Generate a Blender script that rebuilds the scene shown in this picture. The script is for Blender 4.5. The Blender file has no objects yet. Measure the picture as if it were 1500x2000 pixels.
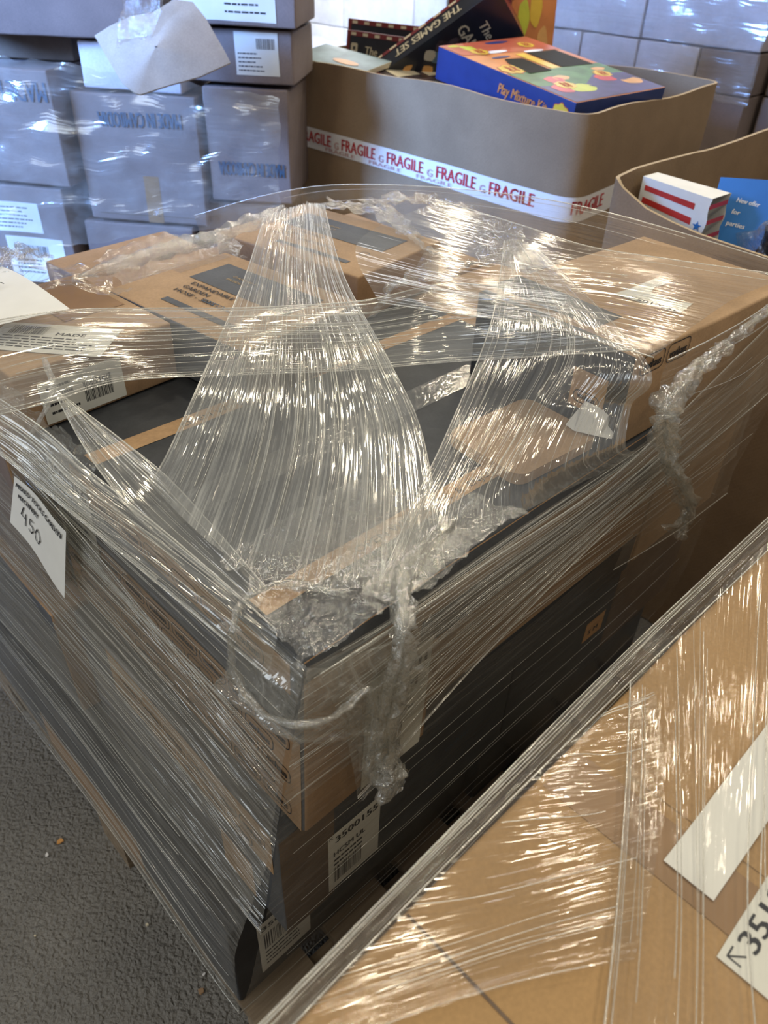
import bpy, bmesh, math, random
from mathutils import Vector, Matrix, noise

# ------------------------------------------------------------------ camera
SC = bpy.context.scene
COL = SC.collection
CAM_H = 1.45
PITCH, ROLL = math.radians(37.8), math.radians(2.5)
F0 = Vector((0, math.cos(PITCH), -math.sin(PITCH)))
R0 = Vector((1, 0, 0)); U0 = R0.cross(F0)
RR = R0 * math.cos(ROLL) + U0 * math.sin(ROLL)
UU = RR.cross(F0)
camd = bpy.data.cameras.new('camera')
camd.sensor_fit = 'VERTICAL'; camd.sensor_height = 24.0; camd.sensor_width = 18.0
camd.lens = 1480.0 / 2000.0 * 24.0
camd.clip_start = 0.02
camd.dof.use_dof = True; camd.dof.focus_distance = 0.95; camd.dof.aperture_fstop = 4.5
cam = bpy.data.objects.new('camera', camd); COL.objects.link(cam)
m = Matrix((RR, UU, -F0)).transposed().to_4x4(); m.translation = Vector((0, 0, CAM_H))
cam.matrix_world = m
SC.camera = cam

# ------------------------------------------------------------------ world, lamps, exposure
SC.view_settings.view_transform = 'Standard'; SC.view_settings.look = 'None'
SC.view_settings.gamma = 1.0; SC.view_settings.use_curve_mapping = False
SC.view_settings.exposure = -0.12
SC.cycles.transparent_max_bounces = 24
SC.cycles.max_bounces = 4
SC.cycles.diffuse_bounces = 2
SC.cycles.glossy_bounces = 2
SC.cycles.transmission_bounces = 2
SC.cycles.use_adaptive_sampling = True
SC.cycles.adaptive_threshold = 0.03
SC.cycles.sample_clamp_indirect = 6.0
world = bpy.data.worlds.new('world'); SC.world = world; world.use_nodes = True
bg = world.node_tree.nodes['Background']
bg.inputs[0].default_value = (0.96, 0.97, 1.0, 1); bg.inputs[1].default_value = 0.25

def lamp(name, loc, target, sx, sy, power, col, spread=180):
    l = bpy.data.lights.new(name, 'AREA'); l.shape = 'RECTANGLE'; l.size = sx; l.size_y = sy
    l.energy = power; l.color = col; l.spread = math.radians(spread)
    o = bpy.data.objects.new(name, l); COL.objects.link(o); o.location = loc
    o.rotation_euler = (Vector(target) - Vector(loc)).to_track_quat('-Z', 'Y').to_euler()
    return o
WARM = (1.0, 0.89, 0.68)
# rows of high bay lamps under the roof
for x, y, p in ((-0.7, 3.3, 22), (1.0, 3.1, 26), (2.9, 3.4, 26), (-0.3, 5.2, 30), (1.7, 5.0, 30), (3.8, 5.4, 30), (-1.5, 7.6, 34), (0.8, 7.2, 34),
                (3.0, 7.6, 34), (0.3, 1.0, 15), (2.6, 0.8, 30), (1.4, -1.6, 24), (-1.6, -0.6, 14), (-3.4, 0.8, 16), (-2.6, -2.4, 16), (-0.4, -2.8, 14)):
    lamp('high_bay_lamp', (x, y, 4.4), (x, y, 0), 0.27, 0.27, p, WARM)
lamp('blue_flare_fill', (-3.6, 0.9, 2.3), (-1.3, 2.45, 1.15), 1.2, 1.2, 62, (0.20, 0.42, 1.0), 50)  # added blue lamp standing in for the lens flare over the left pile
lamp('white_stack_fill', (-0.5, 3.3, 2.9), (-0.6, 5.2, 1.2), 0.8, 0.8, 26, (0.92, 0.95, 1.0), 60)  # added fill to brighten the white cartons, no skylight known
lamp('rear_door_daylight', (0.6, 8.0, 2.8), (0.3, 1.5, 0.8), 2.6, 1.6, 80, (0.90, 0.94, 1.0))
lamp('left_cool_fill', (-3.2, -1.2, 2.6), (0.0, 1.0, 0.6), 1.6, 1.6, 32, (0.80, 0.90, 1.0))  # added cool fill that brightens the left side of the stack

# ------------------------------------------------------------------ frames
A = Vector((math.sin(math.radians(44.4)), math.cos(math.radians(44.4)), 0))
B = Vector((-A.y, A.x, 0))
OP = Vector((-0.18792, 0.45358, 0))
ANG = math.atan2(A.y, A.x)
def W(a, b, z=0.0): return OP + A * a + B * b + Vector((0, 0, z))
X, Y, Z = Vector((1, 0, 0)), Vector((0, 1, 0)), Vector((0, 0, 1))

# ------------------------------------------------------------------ materials
MATS = {}
class NT:
    def __init__(s, name):
        s.m = bpy.data.materials.new(name); s.m.use_nodes = True
        s.t = s.m.node_tree; s.t.nodes.clear()
        s.out = s.t.nodes.new('ShaderNodeOutputMaterial')
    def n(s, kind, **kw):
        nd = s.t.nodes.new('ShaderNode' + kind)
        for k, v in kw.items():
            if k in nd.inputs: 
                nd.inputs[k].default_value = v
            else: setattr(nd, k, v)
        return nd
    def l(s, a, b): s.t.links.new(a, b)
    def coord(s, which='Object', scale=(1, 1, 1)):
        c = s.n('TexCoord'); mp = s.n('Mapping'); mp.inputs['Scale'].default_value = scale
        s.l(c.outputs[which], mp.inputs['Vector']); return mp.outputs[0]
    def noise(s, vec, scale, detail=3, rough=.5):
        nd = s.n('TexNoise'); nd.inputs['Scale'].default_value = scale; nd.inputs['Detail'].default_value = detail
        nd.inputs['Roughness'].default_value = rough
        s.l(vec, nd.inputs['Vector']); return nd.outputs['Fac']
    def ramp(s, fac, stops):
        r = s.n('ValToRGB'); e = r.color_ramp.elements
        while len(e) < len(stops): e.new(0.5)
        for el, (p, c) in zip(e, stops):
            el.position = p; el.color = c if len(c) == 4 else (*c, 1)
        s.l(fac, r.inputs[0]); return r.outputs[0]
    def math(s, op, a, b=None, clamp=False):
        nd = s.n('Math'); nd.operation = op; nd.use_clamp = clamp
        for i, v in enumerate((a, b)):
            if v is None: continue
            if isinstance(v, (int, float)): nd.inputs[i].default_value = v
            else: s.l(v, nd.inputs[i])
        return nd.outputs[0]

def mat_card(name, col, dark=0.82, scale=14, rough=0.75, spec=0.25, bump=0.12, fibre=True):
    t = NT(name); v = t.coord('Object')
    n1 = t.noise(v, scale, 4, .6); n2 = t.noise(v, 260, 2, .6)
    c1 = t.ramp(n1, [(.3, tuple(c * dark for c in col)), (.72, tuple(min(1, c * 1.08) for c in col))])
    mx = t.n('MixRGB', blend_type='MULTIPLY'); mx.inputs[0].default_value = .35
    t.l(c1, mx.inputs[1]); t.l(t.ramp(n2, [(.3, (.7, .7, .7)), (.7, (1.1, 1.1, 1.1))]), mx.inputs[2])
    p = t.n('BsdfPrincipled'); p.inputs['Roughness'].default_value = rough
    p.inputs['Specular IOR Level'].default_value = spec
    t.l(mx.outputs[0], p.inputs['Base Color'])
    b = t.n('Bump'); b.inputs['Strength'].default_value = bump; b.inputs['Distance'].default_value = .004
    h = t.noise(v, 30, 3)
    if fibre:
        w = t.n('TexWave'); w.inputs['Scale'].default_value = 60; w.inputs['Distortion'].default_value = .05
        w.bands_direction = 'DIAGONAL'
        t.l(v, w.inputs['Vector']); h = t.math('ADD', h, t.math('MULTIPLY', w.outputs['Fac'], .06))
    t.l(h, b.inputs['Height']); t.l(b.outputs[0], p.inputs['Normal'])
    t.l(p.outputs[0], t.out.inputs[0]); return t.m

def mat_plain(name, col, rough=.6, spec=.3, metallic=0, var=.0, scale=20):
    t = NT(name); p = t.n('BsdfPrincipled'); p.inputs['Roughness'].default_value = rough
    p.inputs['Specular IOR Level'].default_value = spec; p.inputs['Metallic'].default_value = metallic
    v = t.coord('Object')
    c = t.ramp(t.noise(v, scale, 3), [(.35, tuple(x * (1 - var) for x in col)), (.65, col)])
    t.l(c, p.inputs['Base Color']); t.l(p.outputs[0], t.out.inputs[0]); return t.m

def mat_film(name, haze=.12, streak=.5, su=2.0, sv=150, gloss=.16, rough=.10, bump=.5, col=(.90, .90, .84), lo=.52, hi=.80, crump=0.0, cs=60, bsv=85, bd=.0035):
    """clear stretch film: mostly transparent, milky streaks along the pull, glossy, fine ridges"""
    t = NT(name)
    v = t.coord('UV', (su, sv, 1)); v2 = t.coord('UV', (su * 14, sv * 2.2, 1)); v3 = t.coord('UV', (1.6, 3.5, 1))
    ob = t.coord('Object')
    n1 = t.noise(v, 1.0, 2, .6); n2 = t.noise(v2, 1.0, 1, .5); n3 = t.noise(v3, 2.2, 2, .5)
    s1 = t.ramp(n1, [(lo, (0, 0, 0)), (hi, (1, 1, 1))])
    s2 = t.ramp(n2, [(.5, (0, 0, 0)), (.85, (1, 1, 1))])
    s = t.math('ADD', s1, t.math('MULTIPLY', s2, .6))
    patch = t.ramp(n3, [(.30, (.35, .35, .35)), (.70, (1.25, 1.25, 1.25))])
    s = t.math('MULTIPLY', s, streak)
    op = t.math('MULTIPLY', t.math('ADD', s, haze), patch)
    vb = t.coord('UV', (su * 2.5, bsv, 1)); vb2 = t.coord('UV', (su * 9, bsv * 2.2, 1))
    h = t.math('ADD', t.noise(vb, 1.0, 2, .55), t.math('MULTIPLY', t.noise(vb2, 1.0, 1, .5), .35))
    if crump:
        vo = t.n('TexVoronoi', feature='DISTANCE_TO_EDGE'); vo.inputs['Scale'].default_value = cs
        t.l(ob, vo.inputs['Vector'])
        nw = t.noise(ob, cs * 1.3, 3, .6)
        h = t.math('ADD', h, t.math('MULTIPLY', t.math('ADD', t.math('MINIMUM', vo.outputs['Distance'], .25), nw), crump))
        op = t.math('ADD', op, t.math('MULTIPLY', t.ramp(nw, [(.45, (0, 0, 0)), (.75, (1, 1, 1))]), .12))
    op = t.math('MINIMUM', op, .88, True)
    bp = t.n('Bump'); bp.inputs['Strength'].default_value = bump; bp.inputs['Distance'].default_value = bd
    t.l(h, bp.inputs['Height'])
    tr = t.n('BsdfTransparent'); tr.inputs[0].default_value = (.985, .985, .975, 1)
    df = t.n('BsdfDiffuse'); df.inputs[0].default_value = (*col, 1); t.l(bp.outputs[0], df.inputs['Normal'])
    tl = t.n('BsdfTranslucent'); tl.inputs[0].default_value = (*col, 1)
    md = t.n('MixShader'); md.inputs[0].default_value = .45; t.l(df.outputs[0], md.inputs[1]); t.l(tl.outputs[0], md.inputs[2])
    m1 = t.n('MixShader'); t.l(op, m1.inputs[0]); t.l(tr.outputs[0], m1.inputs[1]); t.l(md.outputs[0], m1.inputs[2])
    gl = t.n('BsdfGlossy'); gl.inputs['Roughness'].default_value = rough; gl.inputs[0].default_value = (1, .98, .94, 1)
    t.l(bp.outputs[0], gl.inputs['Normal'])
    lw = t.n('LayerWeight'); lw.inputs['Blend'].default_value = .25
    g = t.math('MINIMUM', t.math('ADD', t.math('MULTIPLY', lw.outputs['Facing'], .12), gloss), .6)
    m2 = t.n('MixShader'); t.l(g, m2.inputs[0]); t.l(m1.outputs[0], m2.inputs[1]); t.l(gl.outputs[0], m2.inputs[2])
    t.l(m2.outputs[0], t.out.inputs[0]); return t.m

M = {}
M['card'] = mat_card('kraft_cardboard', (.42, .265, .15))
M['card_rb'] = mat_card('pale_kraft_cardboard', (.47, .31, .18))
M['card_fb'] = mat_card('warm_kraft_cardboard', (.47, .29, .13), scale=5)
M['card_gay'] = mat_card('brown_kraft_cardboard', (.33, .225, .135), scale=5, bump=.25)
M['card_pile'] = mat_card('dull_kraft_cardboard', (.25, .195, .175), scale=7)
M['card_lilac'] = mat_card('bleached_cardboard', (.62, .58, .62), scale=6, fibre=False)
M['card_white'] = mat_card('white_cardboard', (.84, .84, .88), scale=6, fibre=False)
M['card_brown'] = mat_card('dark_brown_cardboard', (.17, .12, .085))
M['black'] = mat_card('black_printed_cardboard', (.062, .066, .074), dark=.7, rough=.55, spec=.35, fibre=False)  # base colour lifted to carry the sky sheen of the black cartons
M['slate'] = mat_card('slate_printed_cardboard', (.12, .125, .135), dark=.75, rough=.6, fibre=False)  # dark grey print, lifted for the same sheen
M['tanprint'] = mat_card('tan_printed_strip', (.55, .35, .19), fibre=False)
M['ink'] = mat_plain('dark_ink', (.035, .035, .04), .6)
M['bluegrey_ink'] = mat_plain('blue_grey_ink', (.06, .10, .15), .7)
M['gold'] = mat_plain('gold_print', (.45, .30, .12), .5)
M['label'] = mat_plain('label_paper', (.78, .77, .70), .55, var=.06)
M['paper'] = mat_plain('white_paper', (.86, .85, .80), .7, var=.05)
M['tape_brown'] = mat_plain('brown_tape', (.33, .19, .085), .32, .5, var=.12)
M['tape_clear'] = mat_film('clear_tape', haze=.03, streak=.06, su=20, sv=30, gloss=.10, rough=.12, bump=.15, crump=.3, cs=120)
M['tape_white'] = mat_plain('white_tape', (.66, .60, .55), .35, .5, var=.12)
M['red'] = mat_plain('red_print', (.55, .045, .05), .45)
M['red_faint'] = mat_plain('faint_red_print', (.60, .36, .33), .45)
M['edge'] = mat_plain('torn_board_edge', (.50, .38, .24), .8)
M['tornboard'] = mat_card('grey_liner_board', (.44, .37, .30), scale=9)
M['white'] = mat_plain('white_print', (.82, .80, .78), .5)
M['navy'] = mat_plain('navy_print', (.025, .045, .17), .35, .5, var=.15)
M['orange'] = mat_plain('orange_print', (.72, .25, .07), .35, .5, var=.2, scale=14)
M['orange2'] = mat_plain('reddish_orange_print', (.55, .12, .06), .35, .5, var=.2)
M['yellow'] = mat_plain('yellow_print', (.80, .52, .05), .35, .5, var=.12)
M['green'] = mat_plain('green_print', (.10, .22, .07), .4, .5, var=.4)
M['lime'] = mat_plain('lime_print', (.60, .62, .05), .35, .5, var=.15)
M['purple'] = mat_plain('purple_print', (.07, .05, .16), .4, .5, var=.4)
M['strawberry'] = mat_plain('strawberry_print', (.65, .05, .04), .35, .5, var=.2)
M['peach'] = mat_plain('peach_print', (.80, .40, .12), .35, .5, var=.2)
M['windowblack'] = mat_plain('dark_window', (.012, .012, .012), .6, .15)
M['gamered'] = mat_plain('dark_red_print', (.22, .03, .035), .35, .5, var=.2)
M['gameblack'] = mat_plain('black_game_print', (.018, .02, .03), .3, .5, var=.2)
M['gamepic'] = mat_plain('game_picture_print', (.12, .09, .10), .35, .5, var=.7, scale=40)
M['cream'] = mat_plain('cream_print', (.70, .62, .45), .45)
M['teal'] = mat_plain('pale_teal_print', (.20, .30, .34), .35, .5, var=.4)
M['blue'] = mat_plain('bright_blue_card', (.03, .18, .50), .5, .4, var=.08)
M['bin'] = mat_plain('black_bag', (.02, .022, .026), .25, .6)
M['brass'] = mat_plain('rubber', (.02, .02, .02), .6)

def mat_wood():
    t = NT('pallet_wood'); v = t.coord('Object', (1.5, 22, 22))
    n = t.noise(v, 2.2, 5, .6)
    c = t.ramp(n, [(.3, (.17, .12, .075)), (.7, (.36, .28, .19))])
    p = t.n('BsdfPrincipled'); p.inputs['Roughness'].default_value = .85
    b = t.n('Bump'); b.inputs['Strength'].default_value = .4; b.inputs['Distance'].default_value = .003
    t.l(n, b.inputs['Height']); t.l(b.outputs[0], p.inputs['Normal'])
    t.l(c, p.inputs['Base Color']); t.l(p.outputs[0], t.out.inputs[0]); return t.m
M['wood'] = mat_wood()

def mat_asphalt():
    t = NT('rough_asphalt'); v = t.coord('Object')
    vo = t.n('TexVoronoi', feature='SMOOTH_F1'); vo.inputs['Scale'].default_value = 130; vo.inputs['Smoothness'].default_value = .5
    warp = t.n('TexNoise'); warp.inputs['Scale'].default_value = 60; warp.inputs['Detail'].default_value = 3
    t.l(v, warp.inputs['Vector'])
    mx = t.n('MixRGB'); mx.inputs[0].default_value = .02; t.l(v, mx.inputs[1]); t.l(warp.outputs['Color'], mx.inputs[2])
    t.l(mx.outputs[0], vo.inputs['Vector'])
    n2 = t.noise(v, 180, 4, .65); n3 = t.noise(v, 5, 3, .6); n4 = t.noise(v, 55, 3, .6)
    h = t.math('ADD', t.math('MULTIPLY', vo.outputs['Distance'], -.9), t.math('MULTIPLY', n2, .55))
    h = t.math('ADD', h, t.math('MULTIPLY', n4, .9))
    c = t.ramp(t.math('ADD', t.math('MULTIPLY', n2, .6), t.math('MULTIPLY', n3, .4)), [(.3, (.13, .122, .11)), (.75, (.31, .295, .265))])
    p = t.n('BsdfPrincipled'); p.inputs['Roughness'].default_value = .62; p.inputs['Specular IOR Level'].default_value = .45
    b = t.n('Bump'); b.inputs['Strength'].default_value = 1.0; b.inputs['Distance'].default_value = .006
    t.l(h, b.inputs['Height']); t.l(b.outputs[0], p.inputs['Normal'])
    t.l(c, p.inputs['Base Color']); t.l(p.outputs[0], t.out.inputs[0]); return t.m
M['asphalt'] = mat_asphalt()
M['wall'] = mat_plain('painted_block_wall', (.34, .33, .34), .8, var=.15, scale=3)

M['film'] = mat_film('stretch_film')
M['film_clear'] = mat_film('clear_stretch_film', haze=.05, streak=.20, gloss=.13, rough=.12)
M['film_side'] = mat_film('side_stretch_film', haze=.06, streak=.25, su=1.6, sv=80, gloss=.15, rough=.12, bump=1.0, bd=.009, bsv=70)
M['film_side2'] = mat_film('lower_side_stretch_film', haze=.03, streak=.13, su=1.6, sv=70, gloss=.07, rough=.16, bump=.6)
M['film_fan'] = mat_film('milky_stretch_film', haze=.24, streak=.55, su=1.4, sv=190, gloss=.15, rough=.10, bump=.9, lo=.50, hi=.74)
M['film_fan2'] = mat_film('ridged_stretch_film', haze=.12, streak=.34, su=1.6, sv=130, gloss=.18, rough=.09, bump=1.0)
M['film_band'] = mat_film('banded_stretch_film', haze=.14, streak=.36, su=2.0, sv=120, gloss=.12, rough=.09, bump=.8)
M['film_crump'] = mat_film('crumpled_stretch_film', haze=.07, streak=.14, su=12, sv=40, gloss=.15, rough=.09, bump=1.0, crump=.9, cs=90)
M['film_rope'] = mat_film('gathered_stretch_film', haze=.15, streak=.38, su=6, sv=90, gloss=.18, rough=.10, bump=1.0, crump=.7, cs=130)
M['film_top'] = mat_film('taut_stretch_film', haze=.01, streak=.06, su=2.2, sv=95, gloss=.075, rough=.09, bump=.8)
M['film_strand'] = mat_film('film_strand', haze=.55, streak=.4, su=30, sv=3, gloss=.25, rough=.2, bump=.3)
M['film_dull'] = mat_film('pile_stretch_film', haze=.10, streak=.15, su=2, sv=14, gloss=.14, rough=.16, bump=.6, crump=.6, cs=9)

# ------------------------------------------------------------------ mesh builder
class MB:
    def __init__(s): s.v = []; s.f = []; s.mi = []; s.uv = []; s.mats = []
    def mat(s, k):
        if k not in s.mats: s.mats.append(k)
        return s.mats.index(k)
    def face(s, pts, mk, uv=None):
        i = len(s.v); s.v += [tuple(p) for p in pts]; s.f.append(list(range(i, i + len(pts))))
        s.mi.append(s.mat(mk)); s.uv.append(uv)
    def box(s, o, ex, ey, ez, mk):
        """box from corner o with edge vectors"""
        o, ex, ey, ez = map(Vector, (o, ex, ey, ez)); i = len(s.v)
        s.v += [tuple(o + ex * a + ey * b + ez * c) for c in (0, 1) for b in (0, 1) for a in (0, 1)]
        mks = mk if isinstance(mk, (list, tuple)) else [mk] * 6
        for q, k in zip([(0, 2, 3, 1), (4, 5, 7, 6), (0, 1, 5, 4), (2, 6, 7, 3), (0, 4, 6, 2), (1, 3, 7, 5)], mks):
            s.f.append([i + j for j in q]); s.mi.append(s.mat(k)); s.uv.append(None)
    def grid(s, rows, mk, uvs=None, closed=False):
        nr, nc = len(rows), len(rows[0]); i = len(s.v)
        for r in rows: s.v += [tuple(p) for p in r]
        for r in range(nr - 1):
            for c in range(nc if closed else nc - 1):
                c2 = (c + 1) % nc
                s.f.append([i + r * nc + c, i + r * nc + c2, i + (r + 1) * nc + c2, i + (r + 1) * nc + c])
                s.mi.append(s.mat(mk))
                s.uv.append([uvs[r][c], uvs[r][c2], uvs[r + 1][c2], uvs[r + 1][c]] if uvs else None)
    def tube(s, pts, rad, mk, n=8, wob=0.0, seed=0):
        pts = [Vector(p) for p in pts]; rows = []; uvs = []; L = 0
        up = Vector((.3, .2, .93))
        for k, p in enumerate(pts):
            t = (pts[min(k + 1, len(pts) - 1)] - pts[max(k - 1, 0)])
            if t.length < 1e-9: t = Vector((0, 0, 1))
            t.normalize()
            x = t.cross(up)
            if x.length < 1e-3: x = t.cross(X)
            x.normalize(); y = x.cross(t)
            r = rad[k] if isinstance(rad, (list, tuple)) else rad
            if k: L += (p - pts[k - 1]).length
            row = []
            for j in range(n):
                a = 2 * math.pi * j / n
                rr = r * (1 + wob * noise.noise(Vector((math.cos(a) * 2.2, math.sin(a) * 2.2, seed + L * 28))) * 2)
                row.append(p + x * math.cos(a) * rr + y * math.sin(a) * rr)
            rows.append(row); uvs.append([(L, j / n * .03) for j in range(n)])
        s.grid(rows, mk, uvs, closed=True)
        s.face(list(reversed(rows[0])), mk); s.face(rows[-1], mk)
    def build(s, name, parent=None, smooth=False, disp=None):
        me = bpy.data.meshes.new(name)
        vs = [tuple(disp(Vector(v))) for v in s.v] if disp else s.v
        me.from_pydata(vs, [], s.f)
        for k in s.mats: me.materials.append(M[k])
        me.polygons.foreach_set('material_index', s.mi)
        if any(u is not None for u in s.uv):
            uvl = me.uv_layers.new(name='UVMap'); d = []
            for f, u in zip(s.f, s.uv):
                for j in range(len(f)): d += list(u[j]) if u else [0, 0]
            uvl.data.foreach_set('uv', d)
        if smooth: me.polygons.foreach_set('use_smooth', [True] * len(me.polygons))
        me.update()
        o = bpy.data.objects.new(name, me); COL.objects.link(o)
        if parent is not None: o.parent = parent
        return o

def tag(o, label=None, cat=None, group=None, kind=None):
    if label: o['label'] = label
    if cat: o['category'] = cat
    if group: o['group'] = group
    if kind: o['kind'] = kind
    return o
def thing(name, label, cat, loc=(0, 0, 0), rotz=0.0, group=None, mat=None):
    o = bpy.data.objects.new(name, None); COL.objects.link(o); o.empty_display_size = .05
    if mat is not None: o.matrix_world = mat
    else: o.location = loc; o.rotation_euler = (0, 0, rotz)
    return tag(o, label, cat, group)

# text as flat meshes
_TX = {}
def glyphs(s):
    if s in _TX: return _TX[s]
    cu = bpy.data.curves.new('t', 'FONT'); cu.body = s; cu.size = 1.0; cu.resolution_u = 2
    cu.align_x = 'LEFT'
    o = bpy.data.objects.new('t', cu); COL.objects.link(o)
    dg = bpy.context.evaluated_depsgraph_get(); dg.update()
    me = bpy.data.meshes.new_from_object(o.evaluated_get(dg))
    vs = [(v.co.x, v.co.y) for v in me.vertices]; fs = [list(p.vertices) for p in me.polygons]
    bpy.data.objects.remove(o); bpy.data.curves.remove(cu); bpy.data.meshes.remove(me)
    xs = [v[0] for v in vs] or [0, 1]; ys = [v[1] for v in vs] or [0, 1]
    _TX[s] = (vs, fs, min(xs), max(xs), min(ys), max(ys)); return _TX[s]
def put_text(mb, s, o, xd, yd, h, mk, off=.0012, width=None, bold=0, slant=0, centre=False):
    """text with cap height h; o = lower-left corner"""
    vs, fs, x0, x1, y0, y1 = glyphs(s)
    k = h / 0.73; kx = k if width is None else width / max(1e-6, x1 - x0)
    o, xd, yd = Vector(o), Vector(xd).normalized(), Vector(yd).normalized(); n = xd.cross(yd) * off
    if centre: o = o - xd * (x1 - x0) * kx / 2
    shifts = [0] if not bold else [-bold, 0, bold]
    for q, sh in enumerate(shifts):
        i = len(mb.v)
        mb.v += [tuple(o + xd * ((x - x0) * kx + sh + slant * y * k) + yd * (y * k) + n * (1 + .08 * q)) for x, y in vs]
        for f in fs: mb.f.append([i + j for j in f]); mb.mi.append(mb.mat(mk)); mb.uv.append(None)
def put_rect(mb, o, xd, yd, w, h, mk, off=.0008, n=1, nh=1):
    o, xd, yd = Vector(o), Vector(xd).normalized(), Vector(yd).normalized(); nn = xd.cross(yd) * off
    mb.grid([[o + xd * w * i / n + yd * h * j / nh + nn for i in range(n + 1)] for j in range(nh + 1)], mk,
            [[(w * i / n, h * j / nh) for i in range(n + 1)] for j in range(nh + 1)])
def put_poly(mb, o, xd, yd, pts, mk, off=.0010):
    o, xd, yd = Vector(o), Vector(xd).normalized(), Vector(yd).normalized(); nn = xd.cross(yd) * off
    mb.face([o + xd * p[0] + yd * p[1] + nn for p in pts], mk)
def put_ring(mb, o, xd, yd, w, h, r, t, mk, off=.0010):
    """rounded rectangle outline"""
    o, xd, yd = Vector(o), Vector(xd).normalized(), Vector(yd).normalized(); nn = xd.cross(yd) * off
    def path(e):
        ps = []
        for cx, cy, a0 in ((w - r, h - r, 0), (r, h - r, 90), (r, r, 180), (w - r, r, 270)):
            for k in range(4):
                a = math.radians(a0 + k * 30); ps.append((cx + (r - e) * math.cos(a), cy + (r - e) * math.sin(a)))
        return ps
    p0, p1 = path(0), path(t)
    mb.grid([[o + xd * a + yd * b + nn for a, b in p0], [o + xd * a + yd * b + nn for a, b in p1]], mk, closed=True)
def put_barcode(mb, o, xd, yd, w, h, mk='ink', seed=1):
    rnd = random.Random(seed); x = 0
    while x < w:
        bw = rnd.choice((.012, .02, .03)) * w
        put_rect(mb, Vector(o) + Vector(xd).normalized() * x, xd, yd, min(bw, w - x), h, mk, .0014); x += bw + rnd.choice((.012, .02, .03)) * w
def put_lines(mb, o, xd, yd, w, n, pitch, h, mk='ink', seed=1):
    """rows of print too small to read"""
    rnd = random.Random(seed)
    for k in range(n):
        x = 0; end = w * rnd.uniform(.6, 1)
        while x < end:
            l = rnd.uniform(.04, .16) * w
            put_rect(mb, Vector(o) - Vector(yd).normalized() * k * pitch + Vector(xd).normalized() * x, xd, yd, min(l, end - x), h, mk, .0014)
            x += l + .02 * w
def stroke(mb, o, xd, yd, pts, r, mk='ink', off=.0015):
    """pen stroke, flat ribbon through 2-D points"""
    o, xd, yd = Vector(o), Vector(xd).normalized(), Vector(yd).normalized(); nn = xd.cross(yd) * off
    for (a, b), (c, d) in zip(pts[:-1], pts[1:]):
        dx, dy = c - a, d - b; L = math.hypot(dx, dy) or 1e-6; px, py = -dy / L * r, dx / L * r
        ex, ey = dx / L * r * .5, dy / L * r * .5
        mb.face([o + xd * x + yd * y + nn for x, y in ((a - ex - px, b - ey - py), (c + ex - px, d + ey - py), (c + ex + px, d + ey + py), (a - ex + px, b - ey + py))], mk)

def add_label(parent, o, xd, yd, w, h, rows, bar=None, lines=None, disp=None, mk='label', name='label', seed=3, arrow=False):
    """paper label stuck on a face: rows = [(text, x, y, cap height, width|None)] in fractions of w, h"""
    mb = MB(); put_rect(mb, o, xd, yd, w, h, mk, .0012, 10, 10)
    lab = mb.build(name, parent, disp=disp)
    t = MB(); o = Vector(o); xd = Vector(xd).normalized(); yd = Vector(yd).normalized()
    for (s, fx, fy, ch, wd) in rows:
        put_text(t, s, o + xd * w * fx + yd * h * fy, xd, yd, ch, 'ink', .0016, None if wd is None else wd * w, bold=ch * .035)
    if bar: put_barcode(t, o + xd * w * bar[0] + yd * h * bar[1], xd, yd, w * bar[2], h * bar[3], seed=seed)
    if lines: put_lines(t, o + xd * w * lines[0] + yd * h * lines[1], xd, yd, w * lines[2], lines[3], h * lines[4], h * lines[5], seed=seed)
    if arrow:
        q = min(w, h) * .06; ax = w * .03; p = [(ax, h - q * 1.6), (ax, h - q * .55), (ax + q, h - q * .55)]
        stroke(t, o, xd, yd, p, q * .07); stroke(t, o, xd, yd, [(ax, h - q * .55), (ax + q, h - q * 1.6)], q * .07)
    if t.f:
        t.build('lettering', lab, disp=disp)
    return lab

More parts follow.
